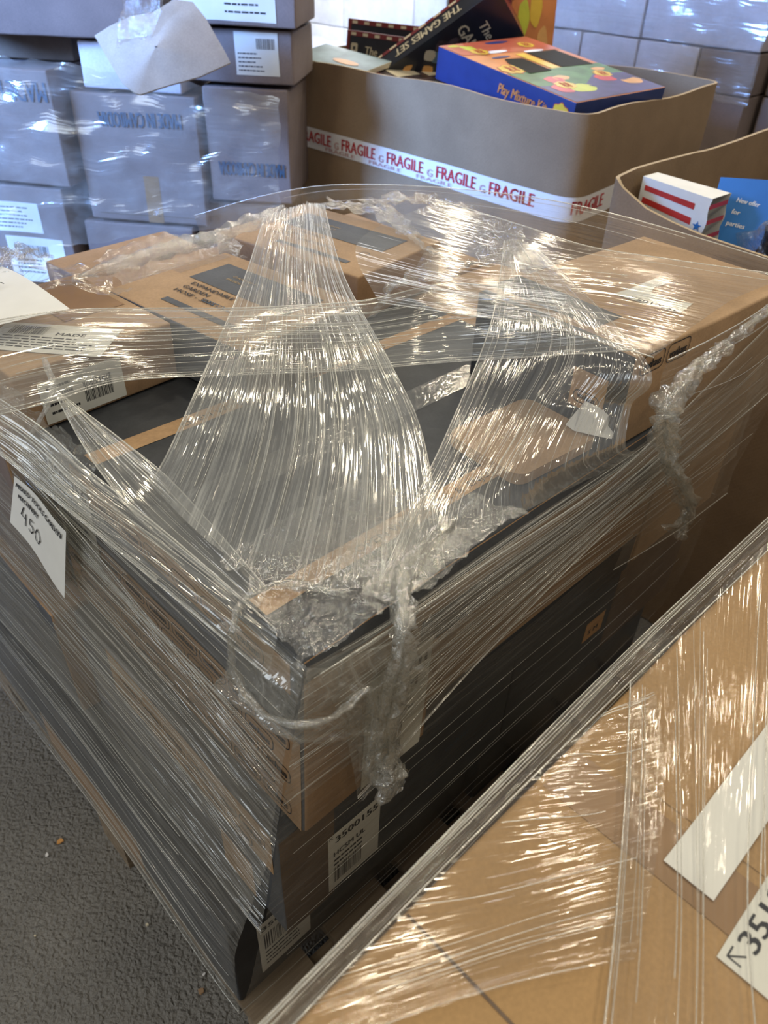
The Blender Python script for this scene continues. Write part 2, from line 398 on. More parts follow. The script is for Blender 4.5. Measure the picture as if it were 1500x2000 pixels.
# ------------------------------------------------------------------ cartons
FACES = {'-x': 0, '+x': 1, '-y': 2, '+y': 3, '-z': 4, '+z': 5}
def axis_coords(h, r, n):
    c = [-h, -h + r * .35, -h + r * .7, -h + r]
    c += [(-h + r) + (2 * h - 2 * r) * k / n for k in range(1, n)]
    return c + [h - r, h - r * .7, h - r * .35, h]
class Carton:
    """one carton: Empty at its base centre, local x = length, y = depth"""
    def __init__(s, name, label, cat, loc, rotz, dims, mats, group=None, r=.005, amp=.0016, lean=(0, 0), seed=0, n=7, tilt=None, body='carton_body'):
        if tilt is not None: s.root = thing(name, label, cat, group=group, mat=tilt)
        else: s.root = thing(name, label, cat, loc, rotz, group)
        s.d = dims; s.seed = seed; s.amp = amp; s.lean = lean; s.mats = mats
        hx, hy, hz = dims[0] / 2, dims[1] / 2, dims[2] / 2
        g = lambda k: mats.get(k, mats['*']) if isinstance(mats, dict) else mats
        mb = MB(); cx, cy, cz = axis_coords(hx, r, n), axis_coords(hy, r, n), axis_coords(hz, r, max(3, n - 3))
        ih = (hx - r, hy - r, hz - r)
        def rnd(p):
            q = Vector([max(-i, min(i, c)) for c, i in zip(p, ih)]); d = Vector(p) - q
            if d.length > 1e-9: q = q + d.normalized() * r
            return q + Vector((0, 0, hz))
        for ax, us, vs, h in ((0, cy, cz, hx), (1, cx, cz, hy), (2, cx, cy, hz)):
            for sg in (-1, 1):
                rows = []
                for v in vs:
                    row = []
                    for u in us:
                        p = [0, 0, 0]; p[ax] = sg * h; o_ = [i for i in range(3) if i != ax]; p[o_[0]] = u; p[o_[1]] = v
                        row.append(rnd(p))
                    rows.append(row)
                flip = (sg > 0) == (ax == 1)
                if flip: rows = [list(reversed(x)) for x in rows]
                mb.grid(rows, g(('-' if sg < 0 else '+') + 'xyz'[ax]))
        s.body = mb.build(body, s.root, True, disp=s.disp)
        bm = bmesh.new(); bm.from_mesh(s.body.data); bmesh.ops.remove_doubles(bm, verts=bm.verts, dist=1e-5); bm.to_mesh(s.body.data); bm.free()
    def disp(s, p):
        q = p * 4.5 + Vector((s.seed * 7.3, s.seed * 3.1, s.seed))
        nv = noise.noise_vector(q) * s.amp + noise.noise_vector(q * 2.6) * s.amp * .45
        k = p.z / s.d[2]
        return p + nv + Vector((s.lean[0] * k, s.lean[1] * k, 0))
    # face frames: returns origin(lower-left as seen from outside), xd, yd, w, h
    def fr(s, f):
        x, y, z = s.d[0] / 2, s.d[1] / 2, s.d[2]
        return {'-y': (Vector((-x, -y, 0)), X, Z), '+y': (Vector((x, y, 0)), -X, Z), '-x': (Vector((-x, y, 0)), -Y, Z),
                '+x': (Vector((x, -y, 0)), Y, Z), '+z': (Vector((-x, -y, z)), X, Y)}[f]
    def rect(s, f, u, v, w, h, mk, name='printed_panel', off=.0007):
        o, xd, yd = s.fr(f); mb = MB(); put_rect(mb, o + xd * u + yd * v, xd, yd, w, h, mk, off, 10, 10)
        return mb.build(name, s.root, disp=s.disp)
    def text(s, f, txt, u, v, h, mk='ink', width=None, turn=0, name='lettering', mb=None, bold=0, slant=0):
        o, xd, yd = s.fr(f); own = mb is None; mb = mb or MB(); p = o + xd * u + yd * v
        c, sn = math.cos(math.radians(turn)), math.sin(math.radians(turn))
        put_text(mb, txt, p, xd * c + yd * sn, yd * c - xd * sn, h, mk, width=width, bold=bold, slant=slant)
        return mb.build(name, s.root, disp=s.disp) if own else None
    def label(s, f, u, v, w, h, rows, turn=0, **kw):
        o, xd, yd = s.fr(f); p = o + xd * u + yd * v
        c, sn = math.cos(math.radians(turn)), math.sin(math.radians(turn))
        return add_label(s.root, p, xd * c + yd * sn, yd * c - xd * sn, w, h, rows, disp=s.disp, **kw)
    def pattern(s, f, u0, v0, w, h, cell=(.060, .031), txt='vonhaus', name='printed_pattern'):
        o, xd, yd = s.fr(f); mb = MB(); r = 0; v = v0
        while v + cell[1] * .8 <= v0 + h:
            u = u0 - (r % 2) * cell[0] * .5
            while u + cell[0] * .9 <= u0 + w:
                if u >= u0 - .001:
                    p = o + xd * (u + .003) + yd * (v + .003)
                    put_ring(mb, p, xd, yd, cell[0] - .006, cell[1] - .006, .008, .0014, 'ink', .0012)
                    put_text(mb, txt, p + xd * .007 + yd * .007, xd, yd, (cell[1] - .006) * .46, 'ink', .0013, width=cell[0] - .020, bold=.0005)
                u += cell[0]
            v += cell[1]; r += 1
        if mb.f: return mb.build(name, s.root, disp=s.disp)
    def seam(s, f='+z', along='x', mk='tape_brown', w=.05, name='tape'):
        o, xd, yd = s.fr(f)
        if along == 'x': return s.rect(f, 0.004, s.d[1] / 2 - w / 2, s.d[0] - .008, w, mk, name, .0006)
        return s.rect(f, s.d[0] / 2 - w / 2, .004, w, s.d[1] - .008, mk, name, .0006)

def carton_ab(name, label, a0, a1, b0, b1, z0, z1, mats, rot=0, cat='box', **kw):
    c = W((a0 + a1) / 2, (b0 + b1) / 2, z0)
    kw.setdefault('group', 'cartons on the wrapped pallets')
    return Carton(name, label, cat, c, ANG + math.radians(rot), (a1 - a0, b1 - b0, z1 - z0), mats, **kw)

# ================================================================== SETTING
mb = MB(); mb.grid([[Vector((-9 + 2 * i, -5 + 2 * j, 0)) for i in range(10)] for j in range(9)], 'asphalt')
tag(mb.build('floor'), kind='structure')
mb = MB()
mb.box((-9, 10.6, 0), (18, 0, 0), (0, .2, 0), (0, 0, 5.2), 'wall')
tag(mb.build('wall_back'), kind='structure')

# ================================================================== PALLETS
def pallet(label, a0, a1, b0, b1, nboards=7):
    t = thing('wooden_pallet', label, 'pallet', W(a0, b0, 0), ANG)
    L, D = a1 - a0, b1 - b0
    for k in range(nboards):                     # deck boards run across (b direction)
        mb = MB(); w = L / nboards * .74; x = k * (L - w) / (nboards - 1)
        mb.box((x, 0, .106), (w, 0, 0), (0, D, 0), (0, 0, .020), 'wood'); mb.build('deck_board', t)
    for y in (0, D / 2 - .05, D - .1):
        mb = MB(); mb.box((0, y, .084), (L, 0, 0), (0, .1, 0), (0, 0, .0215), 'wood'); mb.build('stringer_board', t)
        mb = MB(); mb.box((0, y, 0), (L, 0, 0), (0, .1, 0), (0, 0, .02), 'wood'); mb.build('bottom_board', t)
        for x in (0, L / 2 - .07, L - .14):
            mb = MB(); mb.box((x, y, .0205), (.14, 0, 0), (0, .1, 0), (0, 0, .063), 'wood'); mb.build('block', t)
    return t
pallet('wooden pallet under the film-wrapped stack of mixed cartons', 0.0, 1.12, -.115, .97)
pallet('wooden pallet under the large brown carton in the foreground', -.28, .95, -1.24, -.30)

# ================================================================== MAIN STACK
# bottom layer
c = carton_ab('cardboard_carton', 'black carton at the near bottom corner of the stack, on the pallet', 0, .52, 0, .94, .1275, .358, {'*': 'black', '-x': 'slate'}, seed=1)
c.label('-y', .045, .035, .095, .15, [('3500155', .08, .84, .012, .84)], bar=(.1, .45, .8, .3), lines=(.1, .36, .8, 4, .08, .03), seed=5)
c.rect('-x', .30, .0, .36, .10, 'card', 'printed_panel')
c = carton_ab('cardboard_carton', 'dark carton in the bottom layer at the far right of the wrapped stack', .525, 1.09, -.02, .45, .1275, .358, {'*': 'black'}, seed=2)
c = carton_ab('cardboard_carton', 'brown carton hidden low at the back of the wrapped stack', .53, 1.09, .46, .94, .1275, .358, {'*': 'card'}, seed=3)
# second layer
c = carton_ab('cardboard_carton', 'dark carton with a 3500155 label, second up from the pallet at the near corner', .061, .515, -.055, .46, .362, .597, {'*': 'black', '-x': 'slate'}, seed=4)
c.rect('-y', .0, .0, .085, .235, 'card_brown', 'printed_panel')
lb = c.label('-y', .074, .013, .094, .142, [('3500155', .14, .83, .015, .80), ('HCSM UL', .1, .60, .012, .6)], bar=(.1, .10, .55, .28), lines=(.1, .5, .8, 2, .08, .035), seed=8, arrow=True)
c.rect('-x', .10, .14, .40, .09, 'tanprint', 'printed_band'); c.pattern('-x', .10, .145, .40, .085)
c.rect('-x', .372, .0, .075, .09, 'tanprint', 'printed_patch')
c.text('-y', 'vonhaus', .30, .12, .012, 'bluegrey_ink')
c = carton_ab('cardboard_carton', 'dark carton in the second layer on the far right side of the wrapped stack', .522, 1.085, -.05, .46, .362, .597, {'*': 'black'}, seed=5)
c.rect('-y', .30, .0, .26, .232, 'card_brown', 'printed_panel')
c.label('-y', .22, .07, .06, .05, [('S M', .2, .3, .012, .5)], mk='peach')
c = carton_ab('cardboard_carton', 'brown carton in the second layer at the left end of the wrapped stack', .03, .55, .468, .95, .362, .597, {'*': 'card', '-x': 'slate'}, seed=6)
c = carton_ab('cardboard_carton', 'brown carton hidden in the second layer at the back of the stack', .56, 1.08, .468, .95, .362, .597, {'*': 'card'}, seed=7)
# third layer: the big black-topped printed carton
BIG = dict(a0=.088, a1=.80, b0=-.07, b1=.51)
c = carton_ab('printed_carton', 'large carton with black top and two tan printed strips, near corner of the stack', .088, .80, -.07, .51, .602, .9, {'*': 'black', '-x': 'slate', '-y': 'card'}, seed=8, r=.007, lean=(.008, -.002), amp=.0012)
bigc = c
D = c.d
c.rect('+z', .012, .073, D[0] - .02, .030, 'tanprint', 'tan_strip')
c.rect('+z', .012, .425, D[0] - .02, .030, 'tanprint', 'tan_strip')
for v in (.080, .432):
    mb = MB()
    for (s_, u_, w_) in (('OPEN WITH CARE', .145, .155), ('&', .312, .009), ('ENJOY YOUR', .335, .10)):
        c.text('+z', s_, u_, v, .0115, 'ink', width=w_, mb=mb)
    o, xd, yd = c.fr('+z')
    put_ring(mb, o + xd * .442 + yd * (v - .004), xd, yd, .085, .020, .009, .0012, 'ink', .0012)
    c.text('+z', 'vonhaus', .451, v + .0015, .010, 'ink', width=.066, mb=mb)
    mb.build('lettering', c.root, disp=c.disp)
c.rect('+z', .004, .255, .58, .048, 'tape_clear', 'clear_tape', .0012)
c.rect('-x', .10, .235, .46, .045, 'tanprint', 'printed_band'); c.pattern('-x', .10, .237, .46, .045)
c.rect('-x', .02, .004, .555, .165, 'card', 'printed_panel'); c.pattern('-x', .02, .010, .555, .155)
c.rect('-y', .0, .268, D[0], .03, 'slate', 'printed_band', .0009)
c.rect('-y', .17, .19, .53, .045, 'slate', 'printed_band', .0009)
c.rect('-y', .20, .0, .50, .075, 'black', 'printed_band', .0009)
c.label('-x', .026, .103, .115, .160, [('3500356', .06, .80, .021, .88), ('HCSM', .12, .60, .016, .5)], bar=(.1, .08, .5, .25), lines=(.1, .5, .8, 3, .08, .03), seed=4, arrow=True)
c.label('-y', .088, -.02 + .02, .105, .20, [('35001', .3, .82, .022, .62), ('S M', .4, .66, .018, .4), ('HC', .1, .45, .02, .3)], bar=(.12, .10, .5, .3), lines=(.1, .55, .8, 2, .08, .03), seed=9)
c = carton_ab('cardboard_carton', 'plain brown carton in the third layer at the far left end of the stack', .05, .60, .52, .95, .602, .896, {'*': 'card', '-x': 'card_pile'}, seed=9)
c = carton_ab('cardboard_carton', 'brown carton in the third layer at the far back corner of the stack', .61, 1.08, .52, .95, .602, .896, {'*': 'card'}, seed=10)
c = carton_ab('cardboard_carton', 'tall plain tan carton under the far right top carton of the stack', .808, 1.09, -.07, .51, .602, .896, {'*': 'card_rb'}, seed=11)

# top row
c = carton_ab('cardboard_carton', 'tan carton with a white shipping label on top, left end of the top row', .065, .303, .475, .735, .903, .99, {'*': 'card', '+z': 'card_rb'}, rot=3, seed=12, r=.004)
c.rect('+z', .13, .10, .095, .155, 'tape_brown', 'tape')
c.label('+z', .006, .10, .165, .085, [('MADE', .5, .62, .008, .25)], turn=-52, bar=(.1, .6, .3, .3), lines=(.08, .5, .8, 5, .09, .035), seed=11)
c.label('-y', .03, .005, .12, .06, [], bar=(.5, .2, .35, .5), lines=(.08, .8, .35, 4, .2, .06), seed=12)
def hose_box(label, a0, a1, b0, b1, z1, rot, seed, side):
    c = carton_ab('printed_carton', label, a0, a1, b0, b1, .903, z1, {'*': 'card_rb', '-x': side, '-y': 'card_brown' if side == 'slate' else 'card'}, rot=rot, seed=seed, r=.004, amp=.001)  # slate variant: shade on the tan sides put into their colour
    w, d = c.d[0], c.d[1]
    mb = MB(); o, xd, yd = c.fr('+z')
    put_rect(mb, o + xd * .035 + yd * .055, xd, yd, .013, .17, 'slate', .0008, 2, 8)
    put_rect(mb, o + xd * .122 + yd * .045, xd, yd, .082, d - .095, 'slate', .0008, 6, 8)
    mb.build('printed_panel', c.root, disp=c.disp)
    mb = MB()
    for k, (s_, l_) in enumerate((('EXPANDABLE', .098), ('GARDEN', .060), ('HOSE - 30M', .090))):
        put_text(mb, s_, o + xd * (.104 - k * .017) + yd * (d - .075), -yd, xd, .0095, 'ink', .0012, width=l_, bold=.0004)
    for k, (s_, l_) in enumerate((('GARDEN', .05), ('PRODUCT', .05))):
        put_text(mb, s_, o + xd * (.168 - k * .014) + yd * (d * .68), -yd, xd, .006, 'gold', .0014, width=l_)
    put_ring(mb, o + xd * .085 + yd * .052, xd, yd, .018, .018, .008, .0012, 'bluegrey_ink')
    put_lines(mb, o + xd * .078 + yd * .175, -yd, xd, .08, 2, .006, .002, 'bluegrey_ink', seed)
    mb.build('lettering', c.root, disp=c.disp)
    c.rect('+z', w * .5, d - .028, w * .45, .024, 'tape_clear', 'tape', .0012)
    return c
hose_box('tan garden hose carton beside the labelled tan carton, three readable lines of text', .315, .555, .35, .665, .99, 6, 13, 'slate')
hose_box('tan garden hose carton behind the film fan, crumpled film on its right end', .618, .868, .47, .81, .985, 9, 14, 'card')
c = carton_ab('cardboard_carton', 'low brown carton at the back of the top row behind the hose cartons', .33, .585, .715, .945, .903, .95, {'*': 'card_pile', '+z': 'card'}, rot=4, seed=15)

# tall right carton on the top
c = carton_ab('printed_carton', 'tan carton with black stripe and torn white label, far right on top', .645, 1.065, -.075, .195, .902, 1.037, {'*': 'card_rb', '-x': 'black'}, rot=-3, seed=16, r=.004)
c.rect('+z', .030, .085, .062, .187, 'slate', 'printed_stripe')
c.rect('+z', .0, .02, .012, .245, 'slate', 'printed_edge')
c.pattern('-y', .012, .10, .16, .034, (.06, .034))
c.rect('-x', .185, .035, .055, .055, 'tanprint', 'printed_patch'); c.pattern('-x', .188, .04, .05, .045, (.048, .024))
c.text('+z', '<', .08, .052, .012, 'bluegrey_ink', turn=90)
# peeled label: torn outline
mb = MB(); o, xd, yd = c.fr('+z'); rnd = random.Random(4)
q0 = [(.148, .140), (.152, .112), (.157, .085), (.163, .062), (.170, .044)]
q1 = [(.262 - .0, .138), (.200, .112), (.196, .088), (.201, .070), (.214, .052)]
for k in range(4): put_poly(mb, o, xd, yd, [q0[k], q0[k + 1], q1[k + 1] if k else (.200, .112), q1[k] if k else (.190, .138)][::-1][::-1], 'label')
put_poly(mb, o, xd, yd, [(.190, .138), (.200, .112), (.225, .120), (.243, .116), (.266, .122), (.262, .140)], 'label')
lb = mb.build('label', c.root, disp=c.disp); lb['label'] = 'torn white label with printed number'
mb = MB(); put_text(mb, '3500105.1', o + xd * .176 + yd * .050, yd * .96 - xd * .2, -xd * .96 - yd * .2, .011, 'ink', .0016, width=.070, bold=.0003)
put_barcode(mb, o + xd * .190 + yd * .112, yd, xd, .02, .012, seed=3)
mb.build('lettering', lb, disp=c.disp)

# tan tray and folded paper lying on the black top
t = MB(); pts = []
for cx, cy, a0 in ((.145, .115, 0), (.02, .115, 90), (.02, .02, 180), (.145, .02, 270)):
    for k in range(5):
        a = math.radians(a0 + k * 22.5); pts.append(Vector((cx + .018 * math.cos(a), cy + .018 * math.sin(a), 0)))
t.grid([pts, [p + Vector((0, 0, .016)) for p in pts]], 'tanprint', closed=True)
t.face([p + Vector((0, 0, .016)) for p in pts], 'card_rb'); t.face(list(reversed(pts)), 'card')
o = t.build('cardboard_pad'); tag(o, 'thin tan cardboard pad with rounded corners lying on the black carton top', 'cardboard')
o.location = W(.468, -.035, .9025); o.rotation_euler = (0, 0, ANG + math.radians(-4))
t = MB(); q = [Vector((0, 0, 0)), Vector((.045, 0, .004)), Vector((.048, .03, .040)), Vector((.0, .034, .045))]
t.face(q, 'paper'); t.face([Vector((0, 0, 0)), Vector((.0, .034, .045)), Vector((-.012, .05, .02)), Vector((-.02, .01, .001))], 'paper')
t.face([q[1], q[2], Vector((.06, .055, .03)), Vector((.066, .01, .001))], 'paper')
o = t.build('folded_paper'); tag(o, 'folded white paper standing in front of the far right top carton', 'paper')
o.location = W(.612, -.015, .9195); o.rotation_euler = (0, 0, ANG - math.radians(75)); o.scale = (.75, .75, .75)

# ================================================================== PAPERS ON THE STACK
def ab_obj(name, mb, label, cat, **kw):
    o = mb.build(name, None, **kw); o.location = OP; o.rotation_euler = (0, 0, ANG); return tag(o, label, cat)
mb = MB(); nu, nv = 14, 10
# hand-written sheet under the film on the left face: b .68 -> .475, z .72 -> .57
def sheet_pt(u, v):      # u to the right, v up
    return Vector((.032 + .020 * v + .003 * math.sin(u * 5), .505 - .160 * u + .02 * (1 - v), .712 + .118 * v + .035 * (1 - v) * (1 - u)))
rows = [[sheet_pt(i / nu, j / nv) for i in range(nu + 1)] for j in range(nv + 1)]
mb.grid(rows, 'paper', [[(i * .015, j * .015) for i in range(nu + 1)] for j in range(nv + 1)])
sheet = ab_obj('handwritten_sheet', mb, 'white sheet handwritten with the number 450 on the left side of the stack', 'paper', smooth=True)
mb = MB()
def on_sheet(mbx):
    mbx.v = [tuple(sheet_pt(p[0], p[1]) - Vector((.0016, 0, 0))) for p in mbx.v]
put_text(mb, 'MIXED TOOLS GARDEN', (.05, .84, 0), X, Y, .085, 'ink', 0, width=.88, bold=.0035, slant=.1)
put_text(mb, 'MACHINERY', (.10, .66, 0), X, Y, .085, 'ink', 0, width=.36, bold=.003, slant=.1)
D4 = [[(.20, .58), (.17, .42), (.25, .40)], [(.245, .50), (.25, .28)],
      [(.38, .50), (.32, .50), (.32, .40), (.37, .41), (.39, .35), (.36, .28), (.31, .30)],
      [(.46, .48), (.43, .38), (.45, .28), (.50, .27), (.53, .36), (.50, .46), (.46, .48)]]
for st in D4: stroke(mb, (0, 0, 0), X, Y, st, .008, 'ink', 0)
on_sheet(mb); mb.build('handwriting', sheet)

mb = MB(); rows = []
for j in range(9):
    v = j / 8
    rows.append([Vector((.072 + .112 * v + .01 * u, .735 - .165 * u + .0 * v - .03 * v * u, .998 + .020 * v + .012 * math.sin(2.4 * u + v) + .008 * u)) for u in [i / 10 for i in range(11)]])
mb.grid(rows, 'paper')
s2 = ab_obj('note_paper', mb, 'curled white note with scribbled writing at the far left of the stack top', 'paper', smooth=True)
mb = MB(); rnd = random.Random(3)
for k in range(3):
    x = .09 + .012 * k; pts = [(.14 + .02 * 0, .68)]
    stk = [(x + rnd.uniform(0, .02) + .004 * i, .70 - .007 * i) for i in range(8)]
    stroke(mb, (0, 0, 1.030 + .002 * k), X, Y, stk, .0008, 'ink', 0)
mb.build('handwriting', s2)

# ================================================================== FOREGROUND CARTON
fb = carton_ab('cardboard_carton', 'large brown film-wrapped carton filling the bottom right foreground', -.26, .93, -1.22, -.287, .1275, .87, {'*': 'card_fb'}, seed=21, n=12, amp=.002, r=.006)
def fbp(a, b): return a + .26, b + 1.22
u, v = fbp(.178, -1.20); fb.rect('+z', u, v, .052, .905, 'tape_brown', 'tape', .0006)
u, v = fbp(.242, -1.0); fb.rect('+z', u, v, .012, .66, 'card_fb', 'tape_edge', .0008)
u, v = fbp(.014, -1.20); fb.rect('+z', u, v, .0025, .91, 'card_brown', 'flap_seam', .0006)
u, v = fbp(.193, -.444); fb.rect('+z', u, v, .34, .043, 'paper', 'paper_strip', .0022)
u, v = fbp(.157, -.62)
fb.label('+z', u, v, .20, .156, [('35190452', .11, .872, .016, .64)], bar=(.1, .08, .5, .3), lines=(.14, .62, .7, 3, .12, .04), seed=31, arrow=True)
fb.rect('-x', .0, .70, .9, .003, 'card_brown', 'flap_seam', .0006)

# ================================================================== LEFT PILE OF CARTONS
PR = -math.atan(.1)
def pile(label, x0, x1, z0, z1, dep=.36, off=0.0, rot=0, mats=None, name='cardboard_carton', **kw):
    xc = (x0 + x1) / 2; d = Vector((.0995, .995, 0)); 
    c = Vector((xc, 2.4 - .1 * xc, z0)) + d * (dep / 2 + off)
    return Carton(name, label, 'box', c, PR + math.radians(rot), (x1 - x0, dep, z1 - z0), mats or {'*': 'card_pile'}, n=11, amp=.0032, r=.006, group='cartons in the left pile', **kw)
def made_in(c, u, v, h, w):
    o, xd, yd = c.fr('-y'); mb = MB(); put_text(mb, 'MADE IN CAMBODIA', o + xd * u + yd * v, -xd, -yd, h, 'bluegrey_ink', -.003, width=w, bold=.0012)
    # text is printed upside down; face it outwards
    mb.v = [(p[0], o.y - .0030, p[2]) for p in mb.v]; mb.build('lettering', c.root, disp=c.disp)
k = pile('carton with upside-down MADE IN CAMBODIA at the centre of the left pile', -.985, -.60, .665, 1.03, seed=30)
made_in(k, .335, .318, .042, .255)
k.rect('-y', .19, .0, .05, .14, 'tape_brown', 'tape'); k.rect('-y', .03, .02, .33, .0025, 'card_brown', 'flap_seam')
k = pile('narrow carton in the left pile with MADE IN CAMBODIA low on its face', -.590, -.335, .745, 1.062, dep=.30, off=.02, rot=2, seed=31)
made_in(k, .235, .115, .040, .205)
k = pile('carton at the left edge with large upside-down MADE IN CAMBODIA letters', -1.42, -1.00, .765, 1.085, dep=.36, off=-.03, rot=-4, seed=32)
made_in(k, .405, .290, .055, .44)
k = pile('carton with two white barcode labels at the left edge of the pile', -1.50, -1.045, .445, .755, dep=.38, off=-.02, rot=-3, seed=33)
k.label('-y', .20, .165, .16, .095, [], lines=(.06, .8, .85, 6, .13, .04), seed=33)
k.label('-y', .22, .0, .20, .150, [], bar=(.12, .60, .6, .22), lines=(.12, .48, .55, 4, .09, .03), seed=34)
pile('brown carton low in the left pile under the central MADE IN CAMBODIA carton', -1.02, -.655, .335, .655, off=.0, seed=35, mats={'*': 'card_pile'})
pile('dark carton low in the left pile beside the big open fragile-taped box', -.645, -.37, .43, .735, dep=.32, off=.03, seed=36, mats={'*': 'card_brown'})
pile('carton on the ground at the left end of the left pile', -1.50, -1.045, .0, .435, dep=.40, seed=37)
pile('carton on the ground in the middle of the left pile', -1.03, -.66, .0, .325, seed=38)
pile('carton on the ground at the right end of the left pile', -.65, -.37, .0, .42, dep=.32, off=.02, seed=39)
k = pile('small carton with a white address label tucked under the torn cardboard sheet', -.61, -.315, 1.073, 1.205, dep=.30, off=.02, rot=1, seed=40)
k.label('-y', .13, .022, .125, .105, [], bar=(.5, .62, .42, .24), lines=(.06, .5, .6, 5, .1, .03), seed=41)
k = pile('carton at the top of the left pile with a large white label', -.64, -.300, 1.215, 1.50, dep=.32, off=-.01, rot=2, seed=42)
k.label('-y', .02, .012, .265, .13, [], bar=(.06, .42, .3, .36), lines=(.48, .85, .48, 6, .14, .035), seed=43)
pile('pale carton behind the torn cardboard sheet in the left pile', -.93, -.63, 1.04, 1.16, dep=.3, off=.0, rot=-2, seed=44, mats={'*': 'card_lilac'})
k = pile('big plain carton at the upper left corner, on top of the pile', -1.32, -.70, 1.17, 1.52, dep=.40, off=-.045, rot=8, seed=45)
pile('dark carton in the gap of the left pile beside the MADE IN CAM carton', -1.34, -.995, 1.09, 1.163, dep=.3, off=.10, seed=46, mats={'*': 'card_brown'})  # dark filler added where the gap is only shaded

# torn cardboard sheet
out = [(-.821, 2.325, 1.190), (-.775, 2.334, 1.208), (-.715, 2.342, 1.226), (-.66, 2.345, 1.235), (-.60, 2.350, 1.262), (-.55, 2.345, 1.262), (-.515, 2.330, 1.232),
       (-.470, 2.300, 1.165), (-.457, 2.290, 1.145), (-.537, 2.262, 1.108), (-.61, 2.245, 1.085), (-.685, 2.225, 1.062), (-.70, 2.222, 1.068), (-.735, 2.240, 1.090), (-.770, 2.270, 1.130)]
mb = MB(); cen = Vector((-.64, 2.270, 1.165)); n_ = Vector((.1, -.75, .66)).normalized()
rings = []
for r in (1.0, .97, .75, .5, .25, .02):
    ring = []
    for i, p in enumerate(out):
        q0_ = cen.lerp(Vector(p), r)
        q = q0_ + n_ * (.022 * math.sin(3.1 * (q0_.x + .82) / .36) ) + noise.noise_vector(q0_ * 9) * .006
        ring.append(q)
    rings.append(ring)
mb.grid(rings, 'tornboard', closed=True)
mb.grid([[p - n_ * .005 for p in reversed(r)] for r in rings], 'tornboard', closed=True)
mb.grid([[p - n_ * .005 for p in rings[0]], rings[0]], 'edge', closed=True)
tag(mb.build('torn_cardboard', smooth=True), 'torn curved sheet of pale cardboard draped over the left pile', 'cardboard')
def pile_film(name, label, rows_, amp, seed, mk='film_dull'):
    mb = MB(); rnd = random.Random(seed); n1, n2 = 36, 36; R_ = []
    for j in range(n1 + 1):
        row = []
        for i in range(n2 + 1):
            u, v = i / n2, j / n1; a_, b_, c_, d_ = [Vector(p) for p in rows_]
            p = a_.lerp(b_, u).lerp(d_.lerp(c_, u), v)
            q = p * 14 + Vector((seed, 0, 0)); w = noise.noise_vector(q) * amp + noise.noise_vector(q * 3) * amp * .4
            row.append(p + w)
        R_.append(row)
    mb.grid(R_, mk, [[(i / n2 * .4, j / n1 * .4) for i in range(n2 + 1)] for j in range(n1 + 1)])
    return tag(mb.build(name, smooth=True), label, 'plastic wrap')
pile_film('film_scrap', 'crumpled clear film scrap at the upper edge of the torn cardboard sheet', [(-.76, 2.27, 1.14), (-.66, 2.27, 1.15), (-.61, 2.31, 1.31), (-.71, 2.31, 1.31)], .018, 3, 'film_crump')
pile_film('film_sheet', 'loose clear film across the front of the left pile', [(-1.35, 2.46, .55), (-.36, 2.36, .72), (-.34, 2.36, 1.06), (-1.35, 2.46, 1.14)], .016, 7)

# ================================================================== BIG OPEN BOXES
def catmull(p0, p1, p2, p3, t):
    return .5 * ((2 * p1) + (-p0 + p2) * t + (2 * p0 - 5 * p1 + 4 * p2 - p3) * t * t + (-p0 + 3 * p1 - 3 * p2 + p3) * t ** 3)
def open_box(name, label, loc, rotz, corners, rad, rimf, creases, mk, thick=.008, seed=0, n_h=14, bulge=.012):
    """corrugated sleeve: corners = plan quad (counter-clockwise), rimf(s, p) = rim height"""
    root = thing(name, label, 'box', loc, rotz)
    path = []; nC = len(corners)
    for i in range(nC):
        c = Vector((*corners[i], 0)); p = Vector((*corners[i - 1], 0)); q = Vector((*corners[(i + 1) % nC], 0))
        d1 = (p - c).normalized(); d2 = (q - c).normalized()
        for k in range(7):
            t = k / 6; a_ = c + d1 * rad; b_ = c + d2 * rad
            path.append((1 - t) ** 2 * a_ + 2 * t * (1 - t) * c + t * t * b_)
        e = q + (c - q).normalized() * rad; s = path[-1]
        for k in range(1, 16): path.append(s.lerp(e, k / 16))
    N = len(path); nor = []
    for i in range(N):
        t = (path[(i + 1) % N] - path[i - 1]).normalized(); nor.append(Vector((t.y, -t.x, 0)))
    def pt(i, z, off, zt):
        p = path[i]; k = z / zt
        w = noise.noise(Vector((p.x * 2.1, p.y * 2.1, z * 2 + seed))) * bulge * (.4 + k)
        cr = 0
        for cx, cy, dp in creases:
            dd = math.hypot(p.x - cx, p.y - cy)
            if dd < .05: cr -= dp * (1 - dd / .05)
        return p + nor[i] * (off + w + cr) + Vector((0, 0, z))
    rim = [rimf(path[i]) for i in range(N)]
    rows = []
    for j in range(n_h + 1): rows.append([pt(i, .005 + (rim[i] - .005) * j / n_h, 0, rim[i]) for i in range(N)])
    for j in range(n_h, -1, -1): rows.append([pt(i, .005 + (rim[i] - .005) * j / n_h, -thick, rim[i]) for i in range(N)])
    mb = MB(); mb.grid(rows[:n_h + 1], mk, closed=True); mb.grid(rows[n_h:n_h + 2], 'edge', closed=True); mb.grid(rows[n_h + 1:], mk, closed=True)
    mb.build('box_wall', root, True)
    mb = MB(); mb.face([p + Vector((0, 0, .004)) for p in path], mk); mb.build('box_base', root)
    return root, path, nor, pt
GA, GB = 1.58, .65
rim1 = lambda p: 1.10 + .012 * noise.noise(p * 3) + (.0 if p.x > .1 else -.0)
g1, path, nor, gpt = open_box('gaylord_box', 'tall open brown cardboard bin wrapped with FRAGILE tape, full of game boxes', W(GA, GB, 0), ANG,
    [(0, 0), (.84, .08), (.84, 1.40), (0, 1.16)], .07, rim1, [(0, .425, .010), (.27, .03, .006), (0, .62, .003)], 'card_gay', seed=2)
